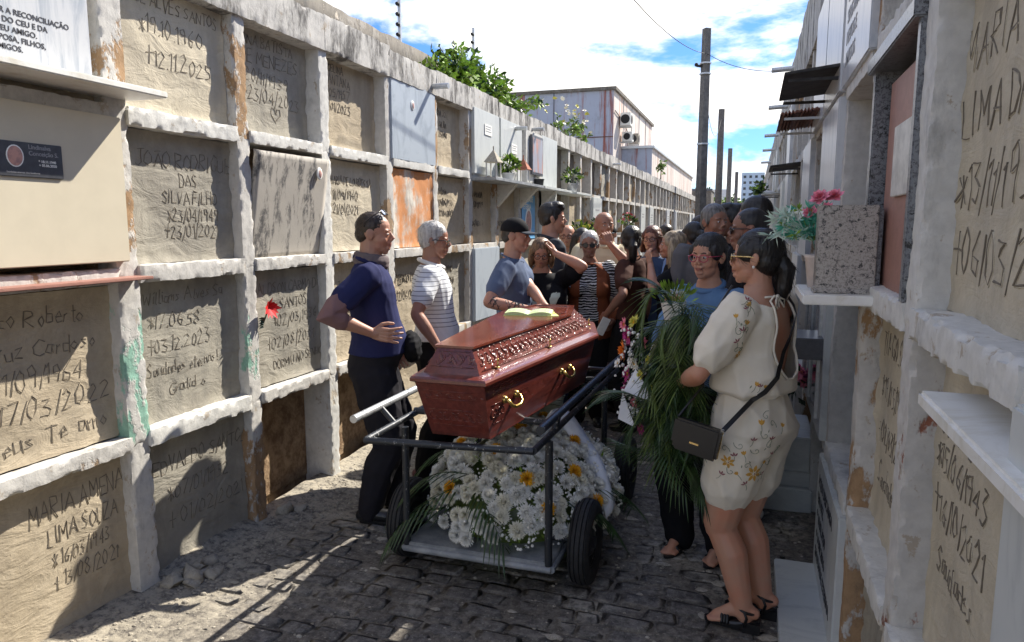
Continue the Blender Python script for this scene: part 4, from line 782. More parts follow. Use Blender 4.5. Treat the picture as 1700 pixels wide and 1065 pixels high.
tp=[(-.030,.105),(-.045,.125),(-.050,.15),(-.046,.172),(-.034,.186),(-.030,.181),(-.026,.188),(-.014,.191),(-.011,.185),(-.008,.192),(.008,.192),(.011,.185),(.014,.191),(.026,.188),(.030,.181),(.034,.186),(.046,.172),(.050,.15),(.045,.125),(.030,.105),(-.030,.105)]
V,F=lathe_x(tp,44); tyre=mkmesh(V,F,M['rubber'],True); tyre.set_sharp_from_angle(angle=R(35))
V,F=lathe_x([(-.032,.03),(-.034,.055),(-.012,.07),(-.012,.098),(-.034,.108),(.034,.108),(.012,.098),(.012,.07),(.034,.055),(.032,.03),(.045,.028),(.045,.001)],28); rim=mkmesh(V,F,M['black_metal'],True)
for x,y in ((-1.54,3.02),(-.66,3.02),(-1.54,4.05),(-.655,4.05)):
    a=ob('wheel',rim,cart,loc=P_(x,y,.192)); b=ob('tyre',tyre,a)
# ---------------- coffin ----------------
cf=empty('coffin',(-1.115,3.4,.745),'carved mahogany coffin with brass handles and a polished flat lid resting on the cart','coffin')
def ringc(st,z):   # st: foot(y,hw), shoulder(y,hw), head(y,hw)
    (a,ha),(b,hb),(c,hc)=st
    return [Vector((x,y-3.4,z)) for x,y in ((-ha,a),(ha,a),(hb,b),(hc,c),(-hc,c),(-hb,b))]
def lofthex(g,rings,m=0,cap=(True,True)):
    V=[];F=[]
    for r in rings: V+=r
    for i in range(len(rings)-1):
        for k in range(6): F.append((i*6+k,i*6+(k+1)%6,(i+1)*6+(k+1)%6,(i+1)*6+k))
    if cap[0]: F.append((5,4,3,2,1,0))
    if cap[1]: F.append(tuple((len(rings)-1)*6+k for k in range(6)))
    g.add(V,F,m)
Z0=.0; BB=((2.645,.130),(3.82,.262),(4.24,.15)); BT=((2.535,.150),(3.84,.312),(4.30,.19))
LG=((2.515,.163),(3.85,.330),(4.325,.205)); L2=((2.555,.125),(3.84,.292),(4.285,.17)); TT=((2.60,.072),(3.74,.190),(4.14,.105))
zb,zl=.0,.268
g=G(); lofthex(g,[ringc(((BB[0][0]+.01,BB[0][1]),BB[1],BB[2]),0),ringc(BB,.012),ringc(BT,zl-.02)]); body=g.build('body',M['mahog'],cf)
g=G(); lofthex(g,[ringc(BT,zl-.022),ringc(LG,zl-.014),ringc(LG,zl-.002),ringc(tuple((a+(.006 if i==0 else -.006 if i==2 else 0),h-.006) for i,(a,h) in enumerate(LG)),zl+.006),ringc(L2,zl+.016)]); g.build('lid_moulding',M['mahog'],cf)
zt=zl+.118
g=G(); lofthex(g,[ringc(L2,zl+.010),ringc(TT,zt)],cap=(True,False)); g.build('lid_side',M['mahog'],cf)
g=G(); TT2=tuple((a+(-.012 if i==0 else .012 if i==2 else 0),h+.012) for i,(a,h) in enumerate(TT)); lofthex(g,[ringc(TT,zt-.004),ringc(TT2,zt-.001),ringc(TT2,zt+.008)]); g.build('lid_top',M['mahog_top'],cf)
g=G()  # viewing panel moulding near head
for (x0,x1,y0,y1) in ((-.15,.15,3.70,3.712),(-.105,.105,4.06,4.072)): g.box(x0,x1,y0-3.4,y1-3.4,zt+.0082,zt+.014)
for s in(-1,1): g.tube([(s*.15,.306,zt+.011),(s*.165,.34,zt+.011),(s*.10,.665,zt+.011)],.004,4)
g.build('viewing_panel_rim',M['mahog'],cf)
# carved relief: scrolls and leaves laid on a face given by 4 corners
def relief(A,B,C,D,kind,nrep,name='carving'):
    """A-B bottom edge, D-C top edge"""
    A,B,C,D=[Vector(v) for v in (A,B,C,D)]; n=(B-A).cross(D-A).normalized(); g=G()
    def P(u,v): return (A.lerp(B,u)).lerp(D.lerp(C,u),v)+n*.0006
    H_=(D-A).length; W_=(B-A).length
    def curl(u,v,r,a0,turn,th=.0022,steps=12):
        pts=[]
        for k in range(steps+1):
            t=k/steps; a=a0+turn*t; rr=r*(1-.72*t); pts.append(P(u+rr*math.cos(a)/W_,v+rr*math.sin(a)/H_))
        g.tube(pts,[th*(1-.3*k/steps) for k in range(steps+1)],5)
    def leafr(u,v,a,l,w):
        d=Vector((math.cos(a),math.sin(a))); s=Vector((-d.y,d.x)); q=[P(u,v),P(u+(d.x*.5*l+s.x*w)/W_,v+(d.y*.5*l+s.y*w)/H_),P(u+d.x*l/W_,v+d.y*l/H_),P(u+(d.x*.5*l-s.x*w)/W_,v+(d.y*.5*l-s.y*w)/H_)]; m_=P(u+d.x*.5*l/W_,v+d.y*.5*l/H_)+n*.004
        g.add(q+[m_],[(0,1,4),(1,2,4),(2,3,4),(3,0,4)])
    for i in range(nrep):
        u=(i+.5)/nrep; h=H_
        if kind=='scroll':
            s=1 if i%2 else -1; curl(u,.5+.12*s,.026,-s*pi/2,s*4.6); curl(u+.28/nrep,.5-.12*s,.022,s*pi/2,-s*4.6)
            for k in range(5): leafr(u+(.1+.1*k)/nrep,.5-.1*s,s*(1.2-.5*k)+(0 if s>0 else pi),.024,.0055)
            leafr(u,.84,pi/2+s*.6,.018,.005); leafr(u+.4/nrep,.16,-pi/2+s*.5,.018,.005)
        elif kind=='rosette':
            v0=.5
            curl(u-.2/nrep,v0,.026,pi*.5,5.2); curl(u+.2/nrep,v0,.026,pi*.5,-5.2); 
            for k in (1,-1): leafr(u,v0+.36*k,k*pi/2,.016,.005); curl(u+.5/nrep,v0,.010,0,k*5.5,.0018,8)
        elif kind=='wave':
            s=1 if i%2 else -1; curl(u,v0:=.5,.014,s*pi,-s*4,.0016,8); leafr(u+.4/nrep,.5,s*.4,.03,.003)
    # border lines
    for v in (.03,.97): g.tube([P(.01,v),P(.5,v),P(.99,v)],.0014,4)
    return g.build(name,M['mahog'],cf,smooth=True)
def sub(r0,r1,k,u0,u1,v0,v1):
    A,B=r0[k],r0[(k+1)%6]; D,C=r1[k],r1[(k+1)%6]
    def P(u,v): return A.lerp(B,u).lerp(D.lerp(C,u),v)
    return P(u0,v0),P(u1,v0),P(u1,v1),P(u0,v1)
rb,rt=ringc(BB,.012),ringc(BT,zl-.02); s0,s1=ringc(L2,zl+.016),ringc(TT,zt)
relief(*sub(rb,rt,0,.08,.92,.18,.50),'rosette',4); relief(*sub(rb,rt,0,.08,.92,.70,.86),'wave',5)
relief(*sub(rb,rt,1,.03,.12,.2,.6),'rosette',2); relief(*sub(rb,rt,1,.24,.72,.22,.62),'rosette',10); relief(*sub(rb,rt,1,.05,.95,.78,.93),'wave',22)
relief(*sub(rb,rt,2,.1,.9,.2,.6),'rosette',5)
relief(*sub(s0,s1,0,.06,.94,.25,.85),'scroll',4); relief(*sub(s0,s1,1,.01,.99,.12,.90),'scroll',22); relief(*sub(s0,s1,2,.04,.96,.12,.88),'scroll',6); relief(*sub(s0,s1,4,.04,.96,.12,.88),'scroll',6); relief(*sub(s0,s1,5,.01,.99,.12,.90),'scroll',20)
# brass handles
for k in (1,5):
  for u in ((.17,.68) if k==1 else (.32,.83)):
    A,B,C,D=sub(rb,rt,k,u-.045,u+.045,.52,.66); n=(B-A).cross(D-A).normalized(); h=empty('handle',(0,0,0)); h.parent=cf; h.matrix_parent_inverse=Matrix()
    bpy.data.objects.remove(h); g=G()
    a=A.lerp(D,.5); b=B.lerp(C,.5); a=a.lerp(b,.0); g.tube([a,a+n*.022,a+n*.036+(b-a)*.06-Vector((0,0,.018)),a.lerp(b,.3)+n*.040-Vector((0,0,.028)),a.lerp(b,.7)+n*.040-Vector((0,0,.028)),b+n*.036-(b-a)*.06-Vector((0,0,.018)),b+n*.022,b],.0075,10)
    g.ell(a+n*.003,(.017,.017,.017),10); g.ell(b+n*.003,(.017,.017,.017),10); g.build('handle',M['brass'],cf,smooth=True)
for (k,u) in ((1,.12),(1,.55),(2,.5),(5,.45),(5,.85),(4,.5)):
    A,B,C,D=sub(s0,s1,k,u,u+.01,.05,.3); g=G(); g.tube([A,A+Vector((0,0,.03))],.004,6); g.ell(A+Vector((0,0,.033)),(.006,.006,.008),8); g.ell(A+Vector((0,0,.003)),(.011,.011,.005),8); g.build('lid_screw',M['brass'],cf,smooth=True)
# open book
bk=empty('open_book',(-1.13,3.66,.745+zt+.008),'open book with yellow green pages lying on the coffin lid','book',rz=R(12))
g=G()
for s in(-1,1):
    n=8; V=[];
    for i in range(n+1):
        t=i/n; x=s*t*.125; z=.014*math.sin(t*pi*.85)+.008
        V+=[(x,-.085,z),(x,.085,z),(x,-.085,.001),(x,.085,.001)]
    F=[]
    for i in range(n): a=4*i;b=a+4; F+=[(a,b,b+1,a+1),(a+2,b+2,b,a),(a+1,b+1,b+3,a+3)]
    F.append((4*n,4*n+2,4*n+3,4*n+1)); g.add(V,[f if s>0 else f[::-1] for f in F],0)
o=g.build('page_block',M['page'],bk); g=G(); g.box(-.132,.132,-.09,.09,0,.003); g.build('cover',M['bible'],bk)
g=G()
for s in(-1,1):
    for k in range(11):
        for (a,b) in ((.015,.06),(.065,.112)):
            g.add([(s*a,-.07+k*.013,.0235),(s*b,-.07+k*.013,.0236),(s*b,-.066+k*.013,.0236),(s*a,-.066+k*.013,.0235)],[(0,1,2,3)])
o=g.build('lettering',M['ink_grey'],bk); o['kind']='stuff'
g=G(); g.box(.09,.15,-.1,.06,.001,.0035,rot=Matrix.Rotation(.2,3,'Z')); g.build('loose_sheet',M['bible'],bk)
# ---------------- fronds ----------------
def frond(g,P0,P1,P2,nl,ll,w=.006,m=0,rs=random,droop=.3,side=(1,-1),mid=.0022):
    P0,P1,P2=Vector(P0),Vector(P1),Vector(P2); B=lambda t:P0*(1-t)**2+P1*2*t*(1-t)+P2*t*t
    g.tube([B(t/12) for t in range(13)],[mid*(1.3-t/12) for t in range(13)],5,m)
    for i in range(nl):
        t=.08+.9*i/nl; p=B(t); d=(B(min(1,t+.02))-B(t-.02)).normalized(); n=d.cross(Vector((0,0,1))); n=n.normalized() if n.length>.1 else d.orthogonal().normalized()
        for s in side:
            l=ll*(.45+.55*math.sin(pi*(.15+.8*t)))*rs.uniform(.85,1.1); q=(n*s*.75+d*.75).normalized(); a=p; pts=[]
            for k in range(5): u=k/4; pts.append(p+q*l*u-Vector((0,0,1))*droop*l*u*u+d*l*.12*u*u)
            ww=Vector((0,0,1)).cross(q).normalized()*w*.5; V=[]; 
            for k in range(5):
                f=(.5,1,.95,.6,.05)[k]; V+=[pts[k]-ww*f-Vector((0,0,.0012)),pts[k]+Vector((0,0,.0006)),pts[k]+ww*f-Vector((0,0,.0012))]
            F=[]
            for k in range(4): b=3*k; F+=[(b,b+1,b+4,b+3),(b+1,b+2,b+5,b+4)]
            g.add(V,F,m)
# ---------------- white wreath on the cart ----------------
wre=empty('flower_wreath',(-1.06,3.38,.176),'big wreath of white chrysanthemums with palm leaves lying on the cart deck','wreath')
rs=random.Random(12); 
def mound(a,t):   # a azimuth, t 0 rim .. 1 top
    rx,ry,h=.45,.55,.385; c=math.cos(t*pi/2); return Vector((rx*c*math.cos(a),ry*c*math.sin(a),.03+h*math.sin(t*pi/2)**.9))
g=G(); V,F=ell((0,0,.05),(.39,.48,.345),20); g.add(V,F); g.build('base_foliage',M['palm_light'],wre,smooth=True)
fl=[flower_mesh('petal_white',26,.036,10,None),flower_mesh('petal_cream',24,.034,10,None),flower_mesh('petal_white',22,.032,9,None)]
pts=[]; tries=0
while len(pts)<298 and tries<20000:
    tries+=1; a=rs.uniform(0,2*pi); t=rs.random()**.85*.99; p=mound(a,t)
    if p.y>.12 and rs.random()<.85: continue
    if any((p-q).length<.0335 for q in pts): continue
    if -.12<p.z-.21+.25*p.x<.0 and p.y<0 and rs.random()<.25: continue
    pts.append(p)
for p in pts:
    nrm=Vector((p.x/.16,p.y/.25,(p.z)/.16)).normalized()+Vector((rs.gauss(0,.12),rs.gauss(0,.12),0)); s=rs.uniform(1.1,1.5)
    ob('flower',fl[rs.randrange(3)],wre,loc=p+nrm.normalized()*.012,rot=nrm.to_track_quat('Z','Y').to_euler(),sc=s)
for (a,t) in ((-2.6,.55),(-1.75,.62),(-2.1,.28),(-1.5,.88),(-1.2,.42),(-.6,.42),(-.2,.62),(-.45,.18),(-2.0,.95),(1.0,.85),(-1.0,.22),(-2.9,.8)):
    p=mound(a,t); nrm=Vector((p.x/.16,p.y/.25,p.z/.16)).normalized(); o=ob('yellow_flower',flower_mesh('petal_yellow',14,.032,5,None),wre,loc=p+nrm*.036,sc=1.3,rot=nrm.to_track_quat('Z','Y').to_euler())
g=G()
for i in range(900):   # gypsophila
    a=rs.gauss(-.15,.75) if i%2 else rs.uniform(-pi,pi); t=rs.uniform(.0,.6)**1.2; p=mound(a,t); nrm=Vector((p.x,p.y,p.z*.8)).normalized(); p=p+nrm*rs.uniform(.0,.05)
    g.ell(p,rs.uniform(.004,.008),5)
o=g.build('gypsophila',M['petal_white'],wre,smooth=False); o['kind']='stuff'
g=G()
for i in range(420):
    a=rs.uniform(-pi,pi); t=rs.random()*.6; p=mound(a,t); d=Vector((rs.gauss(p.x,.3),rs.gauss(p.y,.3),rs.gauss(.2,.3))).normalized(); l=rs.uniform(.03,.06); s=d.cross(Vector((0,.3,1))).normalized()*l*.12; p=p+d*.012
    g.add([p,p+d*l*.5+s,p+d*l,p+d*l*.5-s],[(0,1,2,3)],0 if i%3 else 1)
o=g.build('filler_leaves',[M['leaf'],M['palm_light']],wre); o['kind']='stuff'
fr=[((-.1,-.42,.28),(-.38,-.5,.38),(-.55,-.42,.0)),((-.15,-.42,.25),(-.35,-.60,.2),(-.48,-.62,-.02)),((-.1,-.44,.25),(.02,-.62,.22),(.10,-.60,.02)),((-.08,-.44,.22),(-.1,-.66,.15),(-.08,-.64,-.14)),((-.1,-.44,.2),(.12,-.62,.08),(.34,-.62,.0)),((.25,-.35,.2),(.45,-.30,.2),(.52,-.2,-.02)),((.3,-.2,.2),(.5,-.1,.25),(.56,.1,-.02)),((-.3,-.1,.3),(-.55,-.1,.3),(-.6,-.2,.0)),((-.2,-.4,.12),(-.45,-.52,.1),(-.5,-.35,-.0)),((.0,.2,.45),(.15,.4,.6),(.3,.5,.55)),((-.1,.3,.4),(-.25,.5,.5),(-.45,.5,.35)),((0,-.44,.2),(.25,-.55,.26),(.42,-.45,.05))]
for i,(a,b,c) in enumerate([q for k,q in enumerate(fr) if k not in(3,4,11)]):
    g=G(); frond(g,a,b,c,11,.15,.011,0,rs,.45); g.build('palm_frond',M['palm'],wre)
g=G(); n=20; V=[];F=[]     # satin ribbon arched over the right side
for i in range(n+1):
    t=i/n; p=Vector((.12+.36*t,-.04+.10*math.sin(t*3)-.16*t,.49-.40*t*t+.02*math.sin(t*9))); wv=Vector((.014,.038,.024)); V+=[p-wv,p+Vector((.01,0,.012)),p+wv]
for i in range(n): b=3*i; F+=[(b,b+1,b+4,b+3),(b+1,b+2,b+5,b+4)]
g.add(V,F); o=g.build('ribbon',M['satin'],wre,smooth=True); md=o.modifiers.new('s','SOLIDIFY'); md.thickness=.0015
# ---------------- people ----------------
DG=lambda: bpy.context.evaluated_depsgraph_get()
def remesh(g,vox,mats,smooth=2,it=.5):
    me=bpy.data.meshes.new('tmp'); me.from_pydata([tuple(v) for v in g.V],[],g.F); o=bpy.data.objects.new('tmp',me); COL.objects.link(o)
    r=o.modifiers.new('r','REMESH'); r.mode='VOXEL'; r.voxel_size=vox; r.use_smooth_shade=True
    if smooth: s=o.modifiers.new('s','SMOOTH'); s.factor=it; s.iterations=smooth
    out=bpy.data.meshes.new_from_object(o.evaluated_get(DG())); bpy.data.objects.remove(o); bpy.data.meshes.remove(me)
    out.materials.clear()
    for m in (mats if isinstance(mats,(list,tuple)) else [mats]): out.materials.append(m)
    out.polygons.foreach_set('use_smooth',[True]*len(out.polygons)); return out
def co_of(me): a=np.empty(len(me.vertices)*3,'f'); me.vertices.foreach_get('co',a); return a.reshape(-1,3)
def set_co(me,a): me.vertices.foreach_set('co',a.astype('f').ravel()); me.update()
def nrm_of(me): a=np.empty(len(me.vertices)*3,'f'); me.vertex_normals.foreach_get('vector',a) if hasattr(me,'vertex_normals') else me.vertices.foreach_get('normal',a); return a.reshape(-1,3)
def wrinkle(me,amp,fr,seed,grav=1.0):
    p=co_of(me).astype('f8'); n=nrm_of(me); rg=np.random.RandomState(seed); d=np.zeros(len(p))
    wp=p+.03*np.sin(p[:,[1,2,0]]*rg.uniform(12,20,3)+rg.uniform(0,6,3))
    for k in range(6):
        kv=rg.normal(size=3)*np.array([1,1,.55*grav]); kv=kv/np.linalg.norm(kv)*fr*rg.uniform(.5,1.8); ph=rg.uniform(0,6.3)
        s=np.sin(wp@kv+ph+1.3*np.sin(p@rg.normal(size=3)*9)); d+=(1-np.abs(s))**1.6*rg.uniform(.5,1)*(.9/np.sqrt(k+1))
    d-=d.mean(); set_co(me,p+n*(d*amp)[:,None])
def joinm(mes,mats):
    """join meshes (each keeps its material slots by material) into one"""
    bm=bmesh.new(); allm=[]
    for me in mes:
        off=[]
        for m in me.materials:
            if m not in allm: allm.append(m)
            off.append(allm.index(m))
        f0=len(bm.faces); bm.from_mesh(me); bm.faces.ensure_lookup_table()
        for f in list(bm.faces)[f0:]: f.material_index=off[f.material_index] if off else 0
    out=bpy.data.meshes.new('body'); bm.to_mesh(out); bm.free()
    for m in allm: out.materials.append(m)
    return out
def skinmat(name,c):
    t=MT(name,.5,spec=.4); n=t.noise(9,5); col=t.mix(t.rng(n,.35,.7),c,tuple(min(1,x*k) for x,k in zip(c,(1.08,.88,.82)))); t.color(col); t.b.inputs['Subsurface Weight'].default_value=.08; t.b.inputs['Subsurface Radius'].default_value=(.012,.005,.003); t.bump(t.noise(260,3),.12,.001); return t.m
SK={'a':skinmat('tan_skin',(.42,.235,.165)),'b':skinmat('warm_brown_skin',(.28,.145,.098)),'c':skinmat('light_skin',(.46,.25,.17)),'d':skinmat('deep_tan_skin',(.33,.175,.118)),'e':skinmat('golden_tan_skin',(.50,.275,.185))}
LIP=plain('lips',(.30,.11,.085),.45,bump=0); EYEW=plain('eye_white',(.62,.60,.57),.2,bump=0); IRIS=plain('dark_iris',(.03,.018,.01),.15,bump=0)
def hairmat(name,c,c2,rough=.42):
    t=MT(name,rough,spec=.5); n=t.noise(55,4,.6,(1,1,.10)); t.color(t.mix(t.rng(n,.3,.7),c,c2)); t.bump(n,.7,.006); return t.m
HR={'black':hairmat('black_hair',(.006,.005,.005),(.022,.018,.016)),'brown':hairmat('dark_brown_hair',(.014,.009,.006),(.05,.03,.018)),'grey':hairmat('silver_grey_hair',(.26,.25,.24),(.62,.61,.59)),'salt':hairmat('salt_and_pepper_hair',(.06,.055,.05),(.22,.21,.20)),'blond':hairmat('ash_blond_streaked_hair',(.13,.095,.06),(.48,.38,.25)),'auburn':hairmat('auburn_hair',(.05,.015,.008),(.15,.05,.025)),'honey':hairmat('honey_brown_hair',(.06,.035,.018),(.28,.17,.09))}
def cloth(name,c,var=.10,rough=.85,wv=900,b=.12):
    t=MT(name,rough,spec=.15); n=t.noise(5,5,.6); t.color(t.mix(t.rng(n,.3,.7),tuple(x*(1-var) for x in c),tuple(min(1,x*(1+var)) for x in c))); t.bump(t.noise(wv,2),b,.0015); return t.m
CL={'navy':cloth('navy_cotton',(.022,.026,.085)),'black':cloth('black_cloth',(.010,.010,.012)),'charcoal':cloth('charcoal_cloth',(.045,.05,.062)),'slate':cloth('slate_blue_cotton',(.095,.125,.20)),'mint':cloth('pale_mint_trousers',(.55,.62,.52)),'khaki':cloth('khaki_shirt',(.42,.40,.22)),'rust':cloth('rust_knit',(.22,.068,.03),.2),'cream':cloth('cream_cotton',(.66,.60,.42)),'brown':cloth('dark_brown_cotton',(.065,.028,.020)),'denim':cloth('denim',(.055,.085,.15),.25),'denim_l':cloth('blue_denim_shirt',(.12,.22,.38),.2),'sky':cloth('sky_blue_shirt',(.20,.34,.66)),'blackp':cloth('washed_black_trousers',(.020,.019,.024)),'white':cloth('white_cloth',(.72,.71,.69)),'grey':cloth('grey_neck_cloth',(.16,.13,.13)),'greymarl':cloth('grey_shirt',(.13,.13,.14))}
t=MT('white_knit_with_dark_stripes',.85); z=t.axis(2); f=t.mul(z,1/.0262); fr_=t.mul(f,1.0,'FRACT'); a=t.rng(fr_,.0,.02,0,1); b_=t.rng(fr_,.13,.15,1,0); st=t.mul(a,b_); hi=t.rng(z,.985,.99); t.color(t.mix(t.mul(st,hi),(.70,.72,.75),(.035,.04,.07))); t.bump(t.noise(700,2),.15,.0015); CL['stripe']=t.m
t=MT('black_and_white_zebra_print',.8); wv=t.wave(16,7.0,'Z',3); t.color(t.mix(t.rng(wv,.62,.70),(.012,.012,.014),(.62,.62,.62))); CL['zebra']=t.m
t=MT('romper_cream_crepe',.75,spec=.25); n=t.noise(6,4); t.color(t.mix(t.rng(n,.3,.7),(.74,.67,.54),(.80,.74,.62))); t.b.inputs['Sheen Weight'].default_value=.15; t.bump(t.noise(600,3),.12,.0015); CL['romper']=t.m
SHOE=plain('black_leather',(.015,.015,.016),.32,bump=.1); SOLE=plain('white_rubber_sole',(.6,.58,.55),.6,bump=.05); SNK=plain('maroon_trainer',(.10,.035,.04),.6,bump=.1)
GOLD=plain('gold_metal_frame',(.75,.55,.25),.25,.9,bump=0); FRB=plain('black_frame',(.012,.012,.014),.25,bump=0); FRR=plain('red_clear_frame',(.45,.06,.10),.2,bump=0)
def glassm(name,c,tr):
    t=MT(name,.05); t.color(c); t.b.inputs['Transmission Weight'].default_value=tr; t.b.inputs['IOR'].default_value=1.05; return t.m
LENC=glassm('clear_lens',(.9,.85,.88),1.0); LEND=plain('dark_lens',(.015,.015,.02),.06,bump=0)
TATT=None
def ring(c,rx,ry,n=20,ez=2.2,tilt=0):
    out=[]
    for k in range(n):
        a=2*pi*k/n; ca,sa=math.cos(a),math.sin(a); s=(abs(ca)**ez+abs(sa)**ez)**(-1/ez)
        out.append(Vector((c[0]+rx*ca*s,c[1]+ry*sa*s,c[2]+tilt*ry*sa*s)))
    return out
def loftr(g,rings):
    n=len(rings[0]); V=[v for r in rings for v in r]; F=[(i*n+k,i*n+(k+1)%n,(i+1)*n+(k+1)%n,(i+1)*n+k) for i in range(len(rings)-1) for k in range(n)]
    b=len(V); c0=sum(rings[0],Vector())/n; c1=sum(rings[-1],Vector())/n; V+=[c0,c1]
    F+=[(b,(k+1)%n,k) for k in range(n)]+[(b+1,(len(rings)-1)*n+k,(len(rings)-1)*n+(k+1)%n) for k in range(n)]
    g.add(V,F)
def limb(g,pts,rad,n=12):
    P=[Vector(p) for p in pts]; d0=(P[0]-P[1]).normalized(); d1=(P[-1]-P[-2]).normalized(); r0,r1=rad[0],rad[-1]
    Q=[P[0]+d0*r0*.95,P[0]+d0*r0*.7]+P+[P[-1]+d1*r1*.7,P[-1]+d1*r1*.95]; rr=[r0*.25,r0*.7]+list(rad)+[r1*.7,r1*.25]
    V,F=tube(Q,rr,n); g.add(V,F)
def seg(a,b,ts): return [Vector(a).lerp(Vector(b),t) for t in ts]
def ik(Sx,T,l1,l2,pole):
    Sx,T=Vector(Sx),Vector(T); d=T-Sx; D=min(d.length,(l1+l2)*.999); d.normalize(); T=Sx+d*D
    a=(l1*l1-l2*l2+D*D)/(2*D); h=math.sqrt(max(0,l1*l1-a*a)); p=Vector(pole); p=p-d*p.dot(d); p=p.normalized() if p.length>1e-6 else d.orthogonal().normalized()
    return Sx+d*a+p*h,T
def head_prims(g,hh,male,fat=1.0):
    E=lambda c,r,rot=None,n=16: g.ell(Vector(c)*hh,tuple(x*hh for x in r),n,rot)
    E((0,-.05,.12),(.335,.415,.38),n=24); E((0,.12,-.06),(.275,.255,.36),n=20); E((0,.10,-.26),(.235*fat,.22,.20)); E((0,.255,-.40),(.10*fat,.085,.085)); E((0,.14,-.34),(.185*fat,.20,.13))
    fm_=not male
    for s in(-1,1):
        E((s*.15,.235,-.13),(.105*fat,.10,.11)); E((s*.115,.315 if male else .298,.085),(.115,.055,.035)); E((s*.12,.305,.0),(.075,.05,.035)); E((s*.045,.41,-.125),(.038,.035,.03))
        E((s*.335,-.03,-.03),(.035,.085,.13),Matrix.Rotation(s*.25,3,'Z')); E((s*.355,-.055,.0),(.03,.075,.10),Matrix.Rotation(s*.35,3,'Z'))
    k_=1 if male else .82; g.tube([Vector(v)*hh for v in ((0,.335,.09),(0,.375,.02),(0,.425-.015*fm_,-.06),(0,.455-.025*fm_,-.11))],[.028*hh*k_,.034*hh*k_,.042*hh*k_,.050*hh*k_],10)
    E((0,.345,-.20),(.13,.065,.05)); E((0,.375,-.232),(.09,.035,.020)); E((0,.37,-.268),(.075,.038,.024)); E((0,.33,-.33),(.10,.06,.05))
def hair_prims(g,hh,style):
    E=lambda c,r,rot=None,n=20: g.ell(Vector(c)*hh,tuple(x*hh for x in r),n,rot)
    if style in('bald',): 
        E((0,-.20,-.02),(.33,.29,.15)); return
    if style=='buzz': E((0,-.065,.150),(.346,.405,.372)); E((0,-.22,-.02),(.30,.25,.24)); return
    if style in('short','swept'):
        E((0,-.085,.175),(.362,.425,.388)); E((0,-.20,-.02),(.33,.27,.26))
        for s in(-1,1): E((s*.30,-.0,.06),(.06,.12,.16))
        if style=='swept': E((0,.12,.42),(.27,.27,.16)); E((.0,.30,.35),(.22,.10,.10))
        return
    E((0,-.095,.165),(.372,.445,.392)); E((0,-.22,-.05),(.345,.275,.30))
    for s in(-1,1): E((s*.285,.07,.12),(.085,.22,.19),Matrix.Rotation(s*.25,3,'X'))
    if style=='bun': E((0,-.60,.02),(.17,.17,.17)); E((0,-.45,.05),(.15,.15,.14))
    if style=='low': limb(g,[Vector(v)*hh for v in ((0,-.42,.0),(0,-.56,-.2),(.0,-.52,-.55),(.0,-.44,-.85))],[.14*hh,.17*hh,.15*hh,.08*hh])
    if style=='long':
        for i,(x,y) in enumerate(((-.33,.0),(-.30,-.16),(-.2,-.30),(0,-.36),(.2,-.30),(.30,-.16),(.33,.0))):
            limb(g,[Vector(v)*hh for v in ((x*.9,y,.15),(x*1.15,y*1.1,-.25),(x*1.3,y*1.15-.02,-.65),(x*1.2,y*1.1-.02,-.95+.06*(i%3)))],[.15*hh,.16*hh,.14*hh,.06*hh])
    if style=='bob':
        for i,(x,y) in enumerate(((-.33,.05),(-.30,-.16),(-.2,-.30),(0,-.36),(.2,-.30),(.30,-.16),(.33,.05))):
            limb(g,[Vector(v)*hh for v in ((x*.9,y,.15),(x*1.12,y*1.1,-.2),(x*1.12,y*1.1,-.48))],[.13*hh,.13*hh,.07*hh])
def hand_prims(g,wrist,d,nrm,side,sc,curl=.5,spread=.12,thumb=.6,fingers=None):
    """d: wrist->knuckles, nrm: palm facing direction, side: direction towards the thumb"""
    d=Vector(d).normalized(); nrm=Vector(nrm); nrm=(nrm-d*nrm.dot(d)).normalized(); sd=d.cross(nrm); 
    if sd.dot(Vector(side))<0: sd=-sd
    W=Vector(wrist); 
    for k in range(4):
        o_=(1.5-k)*.0195*sc; limb(g,[W+sd*o_*.55+d*.006*sc,W+d*.05*sc+sd*o_*.9,W+d*.086*sc+sd*o_],[.0155*sc,.0145*sc,.0115*sc],10)
    L=(.072,.080,.075,.058); fr_=fingers or [curl]*4
    for k in range(4):
        o_=(1.5-k)*.0195*sc; p=W+d*.086*sc+sd*o_; dd=(d+sd*(1.5-k)*spread).normalized(); pts=[p]; a=0; c=fr_[k]
        for s_,fr2 in enumerate((.46,.30,.24)):
            a+=c*(.75,1.0,.7)[s_]; q=dd*math.cos(a)+nrm*math.sin(a); p=p+q*L[k]*sc*fr2; pts.append(p)
        limb(g,pts,[.0092*sc,.0084*sc,.0077*sc,.0066*sc],9)
    p=W+d*.02*sc+sd*.026*sc+nrm*.006*sc; q=(d*.75+sd*.75+nrm*thumb*.5).normalized(); p1=p+q*.038*sc; q2=(d*.95+sd*.25+nrm*thumb*.6).normalized(); p2=p1+q2*.032*sc; q3=(d+nrm*thumb*.7-sd*.05).normalized(); limb(g,[p,p1,p2,p2+q3*.026*sc],[.0145*sc,.0120*sc,.0100*sc,.0082*sc],9)
